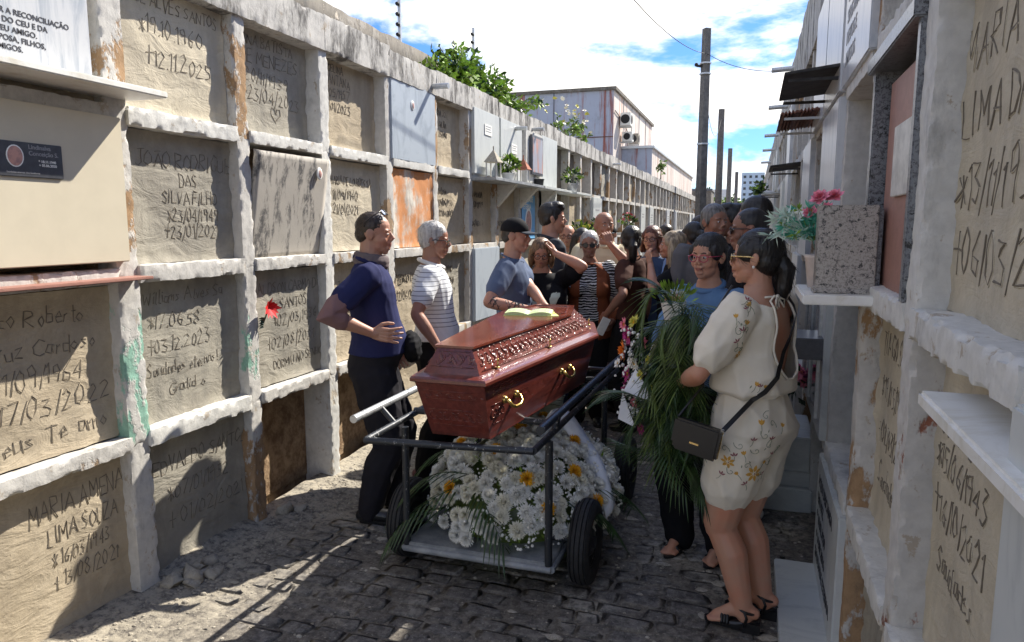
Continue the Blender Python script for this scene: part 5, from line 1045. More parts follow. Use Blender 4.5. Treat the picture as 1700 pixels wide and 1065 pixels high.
def person(label,x,y,a,H,sex='m',skin='a',g_=1.0,belly=0,bust=.6,hipw=1.0,armR=None,armL=None,head=(0,0),hair=('short','black'),top=('tee','navy'),bottom=('trousers','black'),shoe='shoe',near=0,glasses=None,hat=None,feet=None,group=None,lean=(0,0),hem=None,seed=1,zfix=0,collar=None,fat=1.0,legsc=1.0):
    vb=(.0125,.0095,.0065)[near]; vc=(.0125,.010,.0075)[near]; vh=(.0072,.0052,.0037)[near]
    s=H/1.75; sk=SK[skin]; rot=R(a)-pi/2; W2L=Matrix.Rotation(-rot,4,'Z')@Matrix.Translation((-x,-y,-zfix))
    fem=sex=='f'; 
    shw=(.098 if fem else .112)*H*(.85+.15*g_); z=lambda f:f*H
    lx,ly=lean
    def off(f): t=max(0,(f-.5)/.4); return (lx*t*t,ly*t*t)
    sec=[(.455,.070,.055,0),(.48,.088,.064,-.004),(.51,.098,.070,-.008),(.55,.094,.066,-.002),(.60,.082,.060,.002),(.65,.085,.062,.002),(.70,.094,.066,0),(.745,.098,.066,-.002),(.785,.094,.057,-.006),(.812,.078,.046,-.008),(.835,.048,.036,-.006),(.858,.036,.034,.000)]
    if fem: sec=[(.455,.075,.055,0),(.48,.097,.066,-.004),(.51,.105,.073,-.008),(.55,.096,.066,-.002),(.60,.076,.056,.002),(.65,.077,.057,.002),(.70,.085,.060,0),(.745,.088,.060,-.002),(.785,.084,.052,-.006),(.812,.070,.042,-.008),(.835,.042,.033,-.006),(.858,.032,.031,.000)]
    def torso(g,ex=0,z0=.45,z1=.86,flare=0,wst=0):
        rr=[]
        for (f,rx,ry,yo) in sec:
            if f<z0-1e-6 or f>z1: continue
            bf=math.exp(-((f-.585)/.065)**2)*belly; ox,oy=off(f); gg=g_ if f<.82 else 1+(g_-1)*.4
            fl=flare*max(0,(.62-f)/.15); hb=hipw if f<.56 else 1
            rx_=rx*H*gg*(1+bf*.35)*hb+ex+fl; ry_=ry*H*gg*(1+bf*.75)*(1+(hb-1)*.5)+ex+fl
            if wst and f<.66: rx_+=wst; ry_+=wst
            rr.append(ring((ox,yo*H+bf*.045*H*gg+oy,f*H),rx_,ry_,24,2.25))
        loftr(g,rr)
        if z0<.5: 
            for sg in(-1,1): g.ell((sg*.042*H*g_,-.026*H*g_*hipw,.498*H),(.050*H*g_*hipw+ex,.046*H*g_*hipw+ex,.060*H+ex),14)
        if fem:
            for sg in(-1,1): ox,oy=off(.72); g.ell((sg*.044*H*g_+ox,.050*H*g_+oy,.712*H),(.045*H*bust*g_+ex*.6,.042*H*bust*g_+ex*.6,.045*H*bust*g_+ex*.6),14)
    ox8,oy8=off(.80)
    sh={}; arms={}
    l1,l2=.172*H,.148*H
    for sg,spec in ((1,armR),(-1,armL)):
        S0=Vector((sg*shw+ox8,-.008*H+oy8,.800*H)); 
        if spec is None: T=S0+Vector((sg*.04,.03,-.315*H)); pole=(sg*.3,-1,0); hd=Vector((0,.15,-1)); pn=Vector((-sg,0,0)); hk=dict(curl=.35)
        else:
            T=W2L@Vector(spec[0]); pole=spec[1]; hk=dict(spec[4]) if len(spec)>4 else {}; RW=W2L.to_3x3(); hd=RW@Vector(spec[2]) if spec[2] else None; pn=RW@Vector(spec[3]) if spec[3] else None
        E_,T=ik(S0,T,l1,l2,pole)
        if hd is None: hd=(T-E_)
        if pn is None: pn=Vector((-sg,0,.0))
        arms[sg]=(S0,E_,T,hd,pn,hk)
    legs={}
    for sg in(1,-1):
        fx=(feet[0 if sg>0 else 1] if feet else (sg*.085*s,0.02*sg,sg*-8)); hp=Vector((sg*.052*H*(.8+.2*g_),0,.49*H)); an=Vector((fx[0],fx[1]-.03,.052*s)); kn,_=ik(hp,an,.245*H,.232*H,(sg*.1,1,0)); legs[sg]=(hp,kn,an,R(fx[2]))
    gl=.75+.25*g_
    def arm(g,ex=0,upto=2.0,blend=True):
        for sg in(1,-1):
            S0,E_,T,*_=arms[sg]; A=.031*s*1.75*gl; r=[.034,.031,.0285,.025,.0225]; r=[q*H*gl*(1 if not fem else .93) for q in r]; up=seg(S0,E_,(0,.25,.5,.75,1)); 
            if upto<=1:
                n=max(2,int(round(upto*8))); ts=[upto*k/n for k in range(n+1)]; limb(g,[S0.lerp(E_,t) for t in ts],[max(.018*H,(.036-.008*t)*H*gl)+ex*(1+.9*t) for t in ts])
            else:
                fo=seg(E_,T,(.18,.4,.7,1)); fr_=[.0245*H*gl,.0235*H*gl,.018*H*gl,.0145*H*(.6+.4*gl)]; 
                limb(g,up,[q+ex for q in r])
                if upto>=2: limb(g,[E_]+fo,[r[-1]+ex]+[q+ex for q in fr_])
                else:
                    u=upto-1; limb(g,[E_,E_.lerp(T,u*.5),E_.lerp(T,u)],[r[-1]+ex*1.1,.0235*H*gl+ex,.020*H*gl+ex])
            g.ell(S0+Vector((-sg*.008*H,0,-.004*H)),(.037*H*gl+ex,.036*H*gl+ex,.036*H*gl+ex),14)
    def leg(g,ex=0,upto=2.0,wide=0):
        for sg in(1,-1):
            hp,kn,an,to=legs[sg]; th=[.060,.056,.047,.038]; th=[q*H*(.6+.4*g_)*legsc*(1.04 if fem else 1) for q in th]
            if upto<=1:
                n=max(2,int(upto*6)); ts=[upto*k/n for k in range(n+1)]; limb(g,[hp.lerp(kn,t) for t in ts],[(.060-.018*t)*H*(.55+.45*g_)*legsc+ex+wide*t for t in ts])
            else:
                limb(g,seg(hp,kn,(0,.3,.7,1)),[q+ex+wide*k*.3 for k,q in enumerate(th)])
                cv=(kn+an)/2+Vector((0,-.010*H,.02*H)); ca=[.035,.0375,.029,.021]; ca=[q*H*(.65+.35*g_)*(legsc*.5+.5) for q in ca]
                end=an if upto>=2 else kn.lerp(an,upto-1)
                limb(g,[kn,kn.lerp(cv,.75),kn.lerp(an,.7)+Vector((0,-.004*H,0)),end],[q+ex+wide*(.8+.25*k) for k,q in enumerate(ca)])
    # ---- body
    g=G(); torso(g); arm(g); leg(g)
    hz=.925*H; hy=.012*H; ox,oy=off(.93); hc=Vector((ox,oy+hy,hz)); hh=.133*H if not fem else .131*H; yaw,pit=head
    HM=Matrix.Translation(hc)@Matrix.Rotation(R(yaw),4,'Z')@Matrix.Rotation(R(pit),4,'X')
    nb=Vector((off(.84)[0],off(.84)[1]-.006*H,.825*H)); nt_=HM@Vector((0,-.07*hh,-.12*hh)); nr=(.034 if not fem else .0285)*H*(.7+.3*g_)
    limb(g,[nb,nb.lerp(nt_,.5),nt_],[nr*1.18,nr,nr],14)
    for sg in(1,-1):
        hp,kn,an,to=legs[sg]; d=Vector((math.sin(-to),math.cos(to),0)); b=Vector((an.x,an.y,0))
        if shoe=='sandal':
            zf=.035 if near==2 else .02
            limb(g,[b+Vector((0,0,.075*s))-d*.0*s,b-d*.035*s+Vector((0,0,zf+.03*s))],[.030*s,.030*s]); limb(g,[b-d*.03*s+Vector((0,0,zf+.028*s)),b+d*.06*s+Vector((0,0,zf+.030*s)),b+d*.125*s+Vector((0,0,.030*s))],[.029*s,.030*s,.022*s]); sd=Vector((d.y,-d.x,0))
            for k in range(5):
                o_=(k-2)*.0165*s*sg*-1; q=b+d*(.135-.009*abs(k-(1 if 1 else 3)))*s+sd*o_+Vector((0,0,.022*s)); limb(g,[q-d*.03*s+Vector((0,0,.006*s)),q+d*.02*s],[.013*s,.0095*s if k else .012*s],8)
        else: limb(g,[b+Vector((0,0,.07*s)),b+Vector((0,0,.04*s)),b+d*.12*s+Vector((0,0,.03*s))],[.03*s,.03*s,.022*s])
    bmesh_=remesh(g,vb,sk,3)
    # ---- head
    g=G(); head_prims(g,hh,not fem,fat); g.V=[tuple(HM@Vector(v)) for v in g.V]; limb(g,[nb.lerp(nt_,.25),nt_.lerp(nb,.3),nt_],[nr*1.02,nr,nr],14)
    hm=remesh(g,vh,[sk,LIP],2,.45)
    IM=HM.inverted(); P=co_of(hm); PL_=(np.c_[P,np.ones(len(P))]@np.array(IM).T)[:,:3]/hh
    mi=[]
    for p in hm.polygons:
        q=PL_[list(p.vertices)].mean(0); mi.append(1 if (q[1]>.33 and ((q[0]/.085)**2+((q[2]+.243)/.034)**2)<1) else 0)
    hm.polygons.foreach_set('material_index',mi)
    parts=[bmesh_,hm]
    for sg in(1,-1):
        S0,E_,T,hd,pn,hk=arms[sg]; g=G(); th_s=Vector((0,1,0)) if 'side' not in hk else W2L.to_3x3()@Vector(hk['side']); kk={k:v for k,v in hk.items() if k!='side'}
        fd=(T-E_).normalized(); limb(g,[T-fd*.05*s,T,T+Vector(hd).normalized()*.015],[.0165*H*(.6+.4*gl),.0145*H*(.6+.4*gl),.0155*H*.9],12)
        hand_prims(g,T,hd,pn,th_s,s*(1.0 if not fem else .9)*.98,**kk); parts.append(remesh(g,(.0058,.0045,.0034)[near],sk,1))
    body=joinm(parts,None); body.polygons.foreach_set('use_smooth',[True]*len(body.polygons))
    root=ob('person',body,loc=(x,y,zfix),rot=(0,0,rot)); tag(root,label,'person',group)
    def piece(name,g,vox,mat,wr=.0,fr=26,sm=2,lab=None):
        me=remesh(g,vox,mat,sm)
        if wr: wrinkle(me,wr,fr,seed+len(name)*3)
        o=ob(name,me,root); 
        if lab: o['label']=lab
        return o
    # eyes, brows
    for sg in(-1,1):
        if near or True:
            g=G(); V,F=ell((sg*.120*hh,.332*hh,.004*hh),(.048*hh,.034*hh,.027*hh),12); g.add([HM@v for v in V],F); V,F=ell((sg*.118*hh,.357*hh,.004*hh),(.021*hh,.012*hh,.023*hh),10); g.add([HM@v for v in V],F,1); g.build('eye',[EYEW,IRIS],root,smooth=True)
            g=G(); g.tube([HM@(Vector(v)*hh) for v in ((sg*.055,.365,.088),(sg*.12,.362,.112),(sg*.185,.315,.095))],[.009*hh,.012*hh,.006*hh],6); g.build('eyebrow',HR[hair[1] if hair[1] in('black','brown','salt') else 'brown'],root,smooth=True)
    if hair and hair[0]!='none':
        g=G(); hair_prims(g,hh,hair[0]); me=remesh(g,vh*1.15,HR[hair[1]],2)
        PH=co_of(me).astype('f8')
        nn=nrm_of(me); th=np.arctan2(PH[:,0],PH[:,1]+.05*hh); dd=np.sin(th*38+5*np.sin(PH[:,2]*30))*.5+np.sin(th*71+PH[:,2]*25)*.35+np.sin(PH[:,2]*60+th*14)*.3; PH+=nn*(dd*(.0004 if hair[0] in('buzz','bald') else .0013))[:,None]
        H4=np.array(HM); set_co(me,(np.c_[PH,np.ones(len(PH))]@H4.T)[:,:3]); ho=ob('hair',me,root)
        if near==2 or (near==1 and fem):
            C_=co_of(me).astype('f8'); Nn_=nrm_of(me).astype('f8'); rg=np.random.RandomState(seed); g=G(); ctr=np.array(hc)
            for i in rg.randint(0,len(C_),420 if near==2 else 160):
                c=Vector(C_[i]); n=Vector(Nn_[i]); 
                f=HM.to_3x3()@Vector((0,-1,0)); t_=f*(.9 if c.z>hc.z else .25)+Vector((0,0,-1))*(.35 if c.z>hc.z else 1); t_=(t_-n*t_.dot(n)); 
                if t_.length<.1: continue
                t_.normalize(); l=.035*s*rg.uniform(.5,1.4); k_=.003 if hair[0] in('buzz','short') else .006
                if hair[0]=='buzz': l*=.35
                jj=Vector(rg.normal(size=3))*l*.08; p0=c-n*.001; p1=p0+t_*l*.5+n*k_*rg.uniform(.2,.8)+jj; p2=p0+t_*l+n*k_*rg.uniform(-.3,1.2)+jj*2
                g.tube([p0,p1,p2],[.0009,.0008,.0003],3,cap=False)
            st_=g.build('loose_strands',HR[hair[1]],ho,smooth=True); st_['kind']='stuff'
    if hat=='cap':
        g=G(); V,F=ell((0,-.06*hh,.17*hh),(.375*hh,.44*hh,.385*hh),26); V2=[HM@v for v in V]; keep=[f for f in F if sum(V[i].z for i in f)/len(f)>.13*hh]; g.add(V2,keep); c=g.build('cap',CL['black'],root,smooth=True); md=c.modifiers.new('s','SOLIDIFY'); md.thickness=.004
        g=G(); V=[]; F=[]
        for i in range(13):
            an=(i/12-.5)*2.1; 
            for r_ in (0,.5,1): V.append(HM@(Vector((math.sin(an)*(.36-.05*r_),.30*math.cos(an)+.06+.30*r_*math.cos(an*.8),.16-.05*r_-.05*abs(math.sin(an)))) *hh))
        for i in range(12):
            for k in range(2): b=3*i+k; F.append((b,b+1,b+4,b+3))
        g.add(V,F); c2=g.build('peak',CL['charcoal'],c,smooth=True); md=c2.modifiers.new('s','SOLIDIFY'); md.thickness=.005
    if glasses:
        kind,up=glasses; fm,lm={'black':(FRB,LENC),'dark':(FRB,LEND),'gold':(GOLD,LEND),'red':(FRR,LENC)}[kind]; g=G(); lens=G(); 
        GM=HM@(Matrix.Translation((0,-.10*hh,.27*hh))@Matrix.Rotation(R(38),4,'X') if up else Matrix()); yy=.415; zz=.0
        for sg in(-1,1):
            pts=[]; 
            for k in range(18):
                an=2*pi*k/18; pts.append(GM@(Vector((sg*.135+.105*math.cos(an)*(1 if kind!='gold' else 1.08),yy-.10*abs(sg*.135+.105*math.cos(an)),zz-.01+.080*math.sin(an)))*hh))
            g.tube(pts,.0095*hh if kind!='gold' else .007*hh,6,close=True); c=sum(pts,Vector())/18; lens.add(pts+[c],[(k,(k+1)%18,18) for k in range(18)])
            g.tube([GM@(Vector(v)*hh) for v in ((sg*.235,yy-.03,zz+.03),(sg*.32,yy-.12,zz+.03),(sg*.365,.05,zz+.03),(sg*.365,-.08,zz+.01),(sg*.35,-.13,zz-.06))],[.012*hh if kind!='gold' else .017*hh]*3+[.009*hh]*2,6)
        g.tube([GM@(Vector(v)*hh) for v in ((-.035,yy,zz+.02),(0,yy+.015,zz+.035),(.035,yy,zz+.02))],.009*hh,6)
        go=g.build('glasses',fm,root,smooth=True); lo=lens.build('lens',lm,go,smooth=True)
    # ---- clothes
    if top:
        kind,mt=top[:2]; ex=.012*s if kind!='loose' else .02*s; he=hem if hem else .55
        g=G()
        if kind=='romper': torso(g,.020,.60,.835,.0,0); 
        else: torso(g,ex,he,.836 if kind not in('vneck',) else .815,.012*s if not fem else .008)
        ul={'tee':.62,'polo':.60,'long':2.0,'loose':.62,'three':1.45,'romper':.66,'vneck':.5,'roll':1.3}[kind]
        arm(g,ex if kind!='romper' else .018,ul if ul<2 else 1.9)
        if kind=='romper':
            for sg in(1,-1):
                S0,E_,T,*_=arms[sg]; lst=[S0+Vector((-sg*.05,0,.005)),S0.lerp(E_,.3),S0.lerp(E_,.68)]; limb(g,lst,[.05,.064,.076])
            loftr(g,[ring((0,.0,.595*H),.092*H*g_,.070*H*g_,24),ring((0,-.0,.607*H),.107*H*g_,.084*H*g_,24),ring((0,0,.64*H),.103*H*g_,.082*H*g_,24),ring((0,0,.70*H),.098*H*g_,.076*H*g_,24)])
        nm={'tee':'t_shirt','polo':'polo_shirt','long':'shirt','loose':'blouse','three':'blouse','romper':'romper_top','vneck':'blouse','roll':'shirt'}[kind]
        tp=piece(nm,g,vc,CL[mt],.0075 if kind!='romper' else .0095,19 if kind!='romper' else 15,3 if kind!='romper' else 4)
        if kind in('tee','polo') or collar:
            g=G(); g.tube([HM.to_translation()*0+Vector((nb.x+math.cos(a_)*nr*1.42,nb.y+math.sin(a_)*nr*1.35+.004,.838*H+(-.016*H)*math.sin(a_))) for a_ in [2*pi*k/20 for k in range(20)]],.006*s if kind=='tee' and not collar else .014*s,8,close=True); g.build('collar',CL[collar or mt],tp,smooth=True)
    else: tp=None
    if bottom:
        kind,mt=bottom; g=G()
        if kind=='trousers': torso(g,.006*s,.455,.60); leg(g,.019*s,1.94,.007*s)
        elif kind=='wide': torso(g,.008*s,.455,.62); leg(g,.014*s,1.95,.018*s)
        elif kind=='shorts': torso(g,.014*s,.455,.61); leg(g,.024*s,.54,.012*s)
        elif kind=='skirt': 
            w=.105*H*g_; loftr(g,[ring((0,0,.27*H),w*1.28,w*1.0,28,2),ring((0,-.005,.40*H),w*1.18,w*.92,28,2),ring((0,-.01,.50*H),w*1.07,w*.80,28,2),ring((0,0,.57*H),w*.93,w*.66,28,2),ring((0,0,.61*H),w*.80,w*.58,28,2)])
        piece({'trousers':'trousers','wide':'trousers','shorts':'shorts','skirt':'skirt'}[kind],g,vc,CL[mt],.008 if kind!='shorts' else .009,19,3)
    # ---- shoes
    if shoe in('shoe','sneaker','white'):
        for sg in(1,-1):
            hp,kn,an,to=legs[sg]; d=Vector((math.sin(-to),math.cos(to),0)); b=Vector((an.x,an.y,0)); g=G(); limb(g,[b-d*.035*s+Vector((0,0,.045*s)),b+d*.03*s+Vector((0,0,.050*s)),b+d*.10*s+Vector((0,0,.038*s)),b+d*.165*s+Vector((0,0,.030*s))],[.040*s,.042*s,.040*s,.027*s]); limb(g,[b+Vector((0,0,.05*s)),b+Vector((0,0,.095*s))],[.037*s,.038*s])
            me=remesh(g,.007 if near<2 else .005,{'shoe':SHOE,'sneaker':SNK,'white':CL['white']}[shoe],2); P=co_of(me); P[:,2]=np.maximum(P[:,2],.010); set_co(me,P); so_=ob('shoe',me,root)
            g=G(); sd=Vector((d.y,-d.x,0)); out=[]
            for k in range(22):
                an_=2*pi*k/22; l=.115*s*math.cos(an_); w_=.042*s*math.sin(an_)*(1 if l>0 else .85); out.append(b+d*(l+.062*s)+sd*w_)
            V=[v+Vector((0,0,.0)) for v in out]+[v+Vector((0,0,.022*s)) for v in out]; n=22; g.add(V,[(k,(k+1)%n,n+(k+1)%n,n+k) for k in range(n)]+[tuple(range(n))[::-1],tuple(range(n,2*n))]); g.build('sole',SOLE if shoe!='shoe' else SHOE,so_)
    return root,dict(HM=HM,hh=hh,arms=arms,legs=legs,tp=tp,H=H,W2L=W2L,rot=rot,s=s,torso=torso)
def surf_pt(bv,phi,z,rad=.8,c=(0,0)):
    d=Vector((math.cos(phi),math.sin(phi),0)); o=Vector((c[0],c[1],z))+d*rad; h=bv.ray_cast(o,-d); return (h[0],h[1]) if h[0] is not None else (None,None)
def bvh(me): return BVHTree.FromPolygons([v.co for v in me.vertices],[tuple(p.vertices) for p in me.polygons])
def coat(root,info,mt,half=.075,name='cardigan'):
    g=G(); H=info['H']; info['torso'](g,.030,.455,.836,.02); 
    for sg in(1,-1):
        S0,E_,T,*_=info['arms'][sg]; limb(g,[S0,S0.lerp(E_,.5),E_,E_.lerp(T,.5),E_.lerp(T,.92)],[.056,.052,.046,.042,.038])
    me=remesh(g,.010,CL[mt],2); wrinkle(me,.006,22,5); bm=bmesh.new(); bm.from_mesh(me)
    kill=[f for f in bm.faces if (c:=f.calc_center_median()).y>.0 and abs(c.x)<half*(1.1 if c.z<.6*H else .8+.2*max(0,(.8*H-c.z)/(.2*H))) and c.z<.83*H]; bmesh.ops.delete(bm,geom=kill,context='FACES'); bm.to_mesh(me); bm.free()
    o=ob(name,me,root); md=o.modifiers.new('s','SOLIDIFY'); md.thickness=.004; return o
CR='people gathered behind the coffin'
# --- man in navy shirt
p1,i1=person('man in navy polo with hand on hip and grey cloth round his neck',-1.93,3.38,28,1.70,skin='a',g_=1.04,belly=.38,near=2,hair=('buzz','brown'),top=('polo','navy'),bottom=('trousers','blackp'),
 armR=((-1.82,3.18,1.07),(.45,-1,-.1),(.93,.25,-.12),(-.6,.75,.1),dict(curl=.32,spread=.16,side=(-.1,-.1,1))),armL=((-1.98,3.66,.90),(-.3,-1,0),None,None),head=(-12,-3),feet=((.09,-.02,-12),(-.10,.12,6)),glasses=('black',True),seed=3,collar='navy')
g=G(); S0,E_,T,*_=i1['arms'][1]; limb(g,[S0.lerp(E_,.55),S0.lerp(E_,.8),E_,E_.lerp(T,.30)],[.062,.060,.060,.052]); me=remesh(g,.006,cloth('mauve_arm_sleeve',(.22,.13,.13),.1),3); wrinkle(me,.004,45,9); ob('arm_sleeve',me,p1)
g=G(); nb=Vector((0,.0,.83*1.70)); 
for k,(r_,z_) in enumerate(((.074,.0),(.078,.022),(.072,.042))): g.tube([nb+Vector((math.cos(a_)*r_,math.sin(a_)*(r_+.004)-.002,z_-.012*math.sin(a_))) for a_ in [2*pi*q/20 for q in range(20)]],.017,8,close=True)
me=remesh(g,.007,CL['grey'],2); wrinkle(me,.004,50,4); ob('neck_cloth',me,p1)
g=G(); g.ell((.02,.20,.97),(.10,.055,.075),16); g.ell((-.03,.21,.93),(.07,.05,.07),14); me=remesh(g,.008,CL['black'],1); wrinkle(me,.008,50,8); ob('waist_pouch',me,p1)
for sg in(1,-1):
    hp,kn,an,to=i1['legs'][sg]; c=hp.lerp(kn,.72); g=G(); g.bbox(c.x+sg*.072-.012,c.x+sg*.072+.012,c.y-.07,c.y+.065,c.z-.10,c.z+.08,.008); ob('cargo_pocket',g.mesh(CL['blackp']),p1)
# --- old man in stripes
p2,i2=person('grey haired man in glasses and white shirt with thin dark stripes beside the coffin',-1.90,4.08,25,1.645,skin='d',g_=1.04,belly=.3,near=2,hair=('short','grey'),top=('polo','stripe'),bottom=('trousers','black'),shoe='sneaker',collar='white',
 armR=((-1.70,3.74,.90),(.5,-1,0),(.15,-.1,-1),(-.5,.6,.1),dict(curl=.35,side=(1,.3,0))),head=(-8,-6),glasses=('black',False),feet=((.09,-.05,-10),(-.08,.10,5)),seed=5)
# --- man in cap
p3,i3=person('man in black cap and slate blue t-shirt with tattooed forearm',-1.52,4.55,8,1.67,skin='a',g_=1.0,belly=.15,near=1,hair=('buzz','black'),hat='cap',top=('tee','slate'),bottom=('trousers','blackp'),
 armR=((-1.31,4.19,1.10),(.3,-1,-.2),(.8,.1,-.6),(-.2,.3,-1),dict(curl=.45,side=(0,1,0))),armL=((-1.24,4.36,1.10),(-.6,-.5,-.5),(.7,-.3,-.4),(0,0,-1)),head=(-6,-4),seed=7,zfix=.0)
g=G(); S0,E_,T,*_=i3['arms'][1]
for k in range(9):
    t=.12+.8*k/9; c=E_.lerp(T,t); ax=(T-E_).normalized(); n_=Vector((1,0,.2)); n_=(n_-ax*n_.dot(ax)).normalized(); b_=ax.cross(n_); r_=(.0425-.018*t); th0=random.uniform(-1.2,1.2)
    for q in range(3):
        pts=[c+ax*(.012*math.sin(4*u+q*2)+.012*(q-1))+(n_*math.cos(th0-.9+1.6*u)+b_*math.sin(th0-.9+1.6*u))*r_ for u in [m/7 for m in range(8)]]; g.tube(pts,.0022,5)
g.build('tattoo',M['ink'],p3)
# --- woman black top
p4,i4=person('woman in glasses and black top with hand raised to her honey brown hair',-1.44,4.95,286,1.53,'f','c',g_=1.28,bust=1.15,near=1,hair=('bob','honey'),top=('tee','black'),bottom=('trousers','mint'),
 armL=((-1.315,4.87,1.42),(-1.2,.5,-.5),(-.4,.3,.8),(-1,.1,0),dict(curl=.5)),head=(0,-16),glasses=('black',False),group=None,seed=9)
p5,i5=person('tall young man with thick black hair and charcoal polo behind the woman in black',-1.52,5.47,32,1.80,skin='a',g_=1.12,near=1,hair=('swept','black'),top=('polo','charcoal'),bottom=('trousers','denim'),head=(-10,0),seed=11)
p6,i6=person('man in glasses and khaki yellow shirt standing far back by the left wall',-1.68,6.67,278,1.63,skin='c',g_=1.1,near=0,hair=('bald','brown'),top=('polo','khaki'),bottom=('trousers','blackp'),glasses=('black',False),seed=12)
p7,i7=person('dark haired woman in black mostly hidden behind the grey haired woman in zebra print',-1.42,6.15,300,1.60,'f','b',near=0,hair=('long','black'),top=('tee','black'),bottom=('trousers','black'),seed=13)
p8,i8=person('grey haired woman in sunglasses, rust cardigan and black and white zebra print blouse',-1.22,5.56,280,1.58,'f','d',g_=1.12,bust=.9,near=1,hair=('short','grey'),top=('loose','zebra'),bottom=('trousers','black'),
 armR=((-1.40,5.44,.84),(.5,-.8,0),None,None),armL=((-1.0,5.46,.88),(-.5,-.8,0),None,None),glasses=('dark',False),seed=14); coat(p8,i8,'rust')
p9,i9=person('tall bald man in cream polo shirt holding his hand to his chin',-1.20,6.02,292,1.74,skin='d',g_=1.12,belly=.3,near=1,hair=('none','grey'),top=('polo','cream'),bottom=('trousers','blackp'),armL=((-1.10,5.78,1.46),(-.7,.3,-.9),(-.3,.1,.9),(-.3,.5,0),dict(curl=1.0)),armR=((-1.12,5.72,1.16),(.8,0,-.5),(1,.1,.2),(0,1,0)),head=(10,2),seed=15)
p10,i10=person('woman with tied black hair in dark brown t-shirt seen from behind holding a phone',-.87,5.52,158,1.62,'f','b',g_=.84,near=1,hair=('low','black'),top=('tee','brown'),bottom=('wide','black'),hipw=1.08,
 armL=((-1.02,5.27,.95),(-.6,-.8,0),None,(.5,.5,0),dict(curl=.9)),head=(-50,0),shoe='shoe',seed=16)
p11,i11=person('woman with auburn bob and glasses in a knee length denim dress',-.80,6.1,262,1.62,'f','c',g_=1.08,near=1,hair=('bob','auburn'),top=('tee','denim'),bottom=('skirt','denim'),glasses=('black',False),shoe='sandal',seed=17)
p12,i12=person('woman with long ash blond hair in black t-shirt holding hand to her face',-.55,5.45,196,1.585,'f','c',g_=1.08,bust=1,near=1,hair=('long','blond'),top=('tee','black'),bottom=('trousers','denim_l'),armL=((-.70,5.27,1.33),(-.9,.4,-.8),(-.25,.25,.9),(.6,.5,0),dict(curl=.35)),head=(-6,4),seed=18)
p13,i13=person('woman with black hair bun and hair clip in sky blue shirt seen from behind',-.45,5.92,115,1.65,'f','b',g_=1.15,near=0,hair=('bun','black'),top=('loose','sky'),bottom=('trousers','denim'),head=(15,-4),seed=19)
p14,i14=person('dark haired man looking down behind the hair bun, dark shirt',-.43,6.50,240,1.70,skin='b',near=0,hair=('short','brown'),top=('tee','black'),bottom=('trousers','black'),head=(0,-18),seed=20)
p15,i15=person('man with short salt and pepper hair and grey shirt looking to the right',-.26,5.25,288,1.77,skin='d',g_=1.1,near=1,hair=('short','salt'),top=('polo','greymarl'),bottom=('trousers','blackp'),head=(22,0),seed=21)
p16,i16=person('dark haired man turned left next to the salt and pepper haired man',-.13,5.6,190,1.78,skin='b',near=0,hair=('swept','black'),top=('tee','black'),bottom=('trousers','black'),head=(0,0),seed=22)
p17,i17=person('tallest man with full black hair at the right wall seen from behind',.02,4.66,150,1.80,skin='b',g_=1.05,near=0,hair=('short','black'),top=('tee','black'),bottom=('trousers','blackp'),shoe='white',seed=23)
p18,i18=person('man with close cropped dark hair and dark sunglasses behind the woman in the cream romper',-.0,4.05,182,1.72,skin='b',g_=1.05,near=1,hair=('buzz','black'),top=('tee','black'),bottom=('trousers','black'),glasses=('dark',False),shoe='white',head=(0,0),seed=24)
p22,i22=person('fair distant man in a dark cap half hidden behind the kneeling view of the crowd',-1.60,8.4,270,1.62,skin='c',near=0,hair=('buzz','brown'),hat='cap',top=('tee','navy'),bottom=('trousers','black'),seed=25)
p22['label']='distant man in dark cap glimpsed between the bald man and the tied black hair'
p23,i23=person('distant person with short dark hair glimpsed above the blond woman',-.90,8.0,90,1.63,skin='b',near=0,hair=('short','brown'),top=('tee','white'),bottom=('trousers','denim'),seed=26)
# --- woman with pink glasses
p20,i20=person('woman in red framed glasses and blue denim shirt behind the held wreath',-.185,3.47,242,1.59,'f','e',g_=1.05,near=2,hair=('low','black'),top=('long','denim_l'),bottom=('wide','black'),shoe='sandal',glasses=('red',False),collar='denim_l',
 armR=((-.30,3.20,1.22),(.8,-.2,-1),(-.1,-.1,1),(0,1,0),dict(curl=.9)),armL=((-.20,3.16,1.05),(-.6,-.4,-1),(-.9,-.2,.3),(0,1,0),dict(curl=.7)),head=(0,-2),feet=((.10,.05,8),(-.10,.0,4)),seed=31,fat=1.08)
bq=empty('wrapped_bouquet',(-.31,3.12,1.20),'small bunch of white flowers in white paper held by woman in red glasses','bouquet')
g=G(); n=18; V=[];F=[]
for i,(r_,z_) in enumerate(((.018,-.10),(.035,.0),(.055,.09))): V+=[(r_*math.cos(2*pi*k/n)*(1+.1*math.sin(5*k)),r_*math.sin(2*pi*k/n),z_+.012*math.sin(k*2.3)) for k in range(n)]
for i in range(2): F+=[(i*n+k,i*n+(k+1)%n,(i+1)*n+(k+1)%n,(i+1)*n+k) for k in range(n)]
g.add(V,F); g.build('paper_wrap',M['petal_white'],bq,smooth=True)
for i in range(7): ob('flower',flower_mesh('petal_white',12,.022,4,'petal_lemon'),bq,loc=(random.uniform(-.035,.035),random.uniform(-.035,.035),.11+random.uniform(0,.03)),rot=(random.uniform(-.5,.5),random.uniform(-.5,.5),0))
g=G(); 
for i in range(60):
    d=Vector((random.gauss(0,.5),random.gauss(0,.5),1)).normalized(); p=Vector((0,0,.05)); g.tube([p,p+d*random.uniform(.06,.13)],.0015,4); q=p+d*.1; s=d.orthogonal().normalized()*.006; g.add([q,q+d*.02+s,q+d*.045,q+d*.02-s],[(0,1,2,3)])
g.build('foliage',M['leaf'],bq)
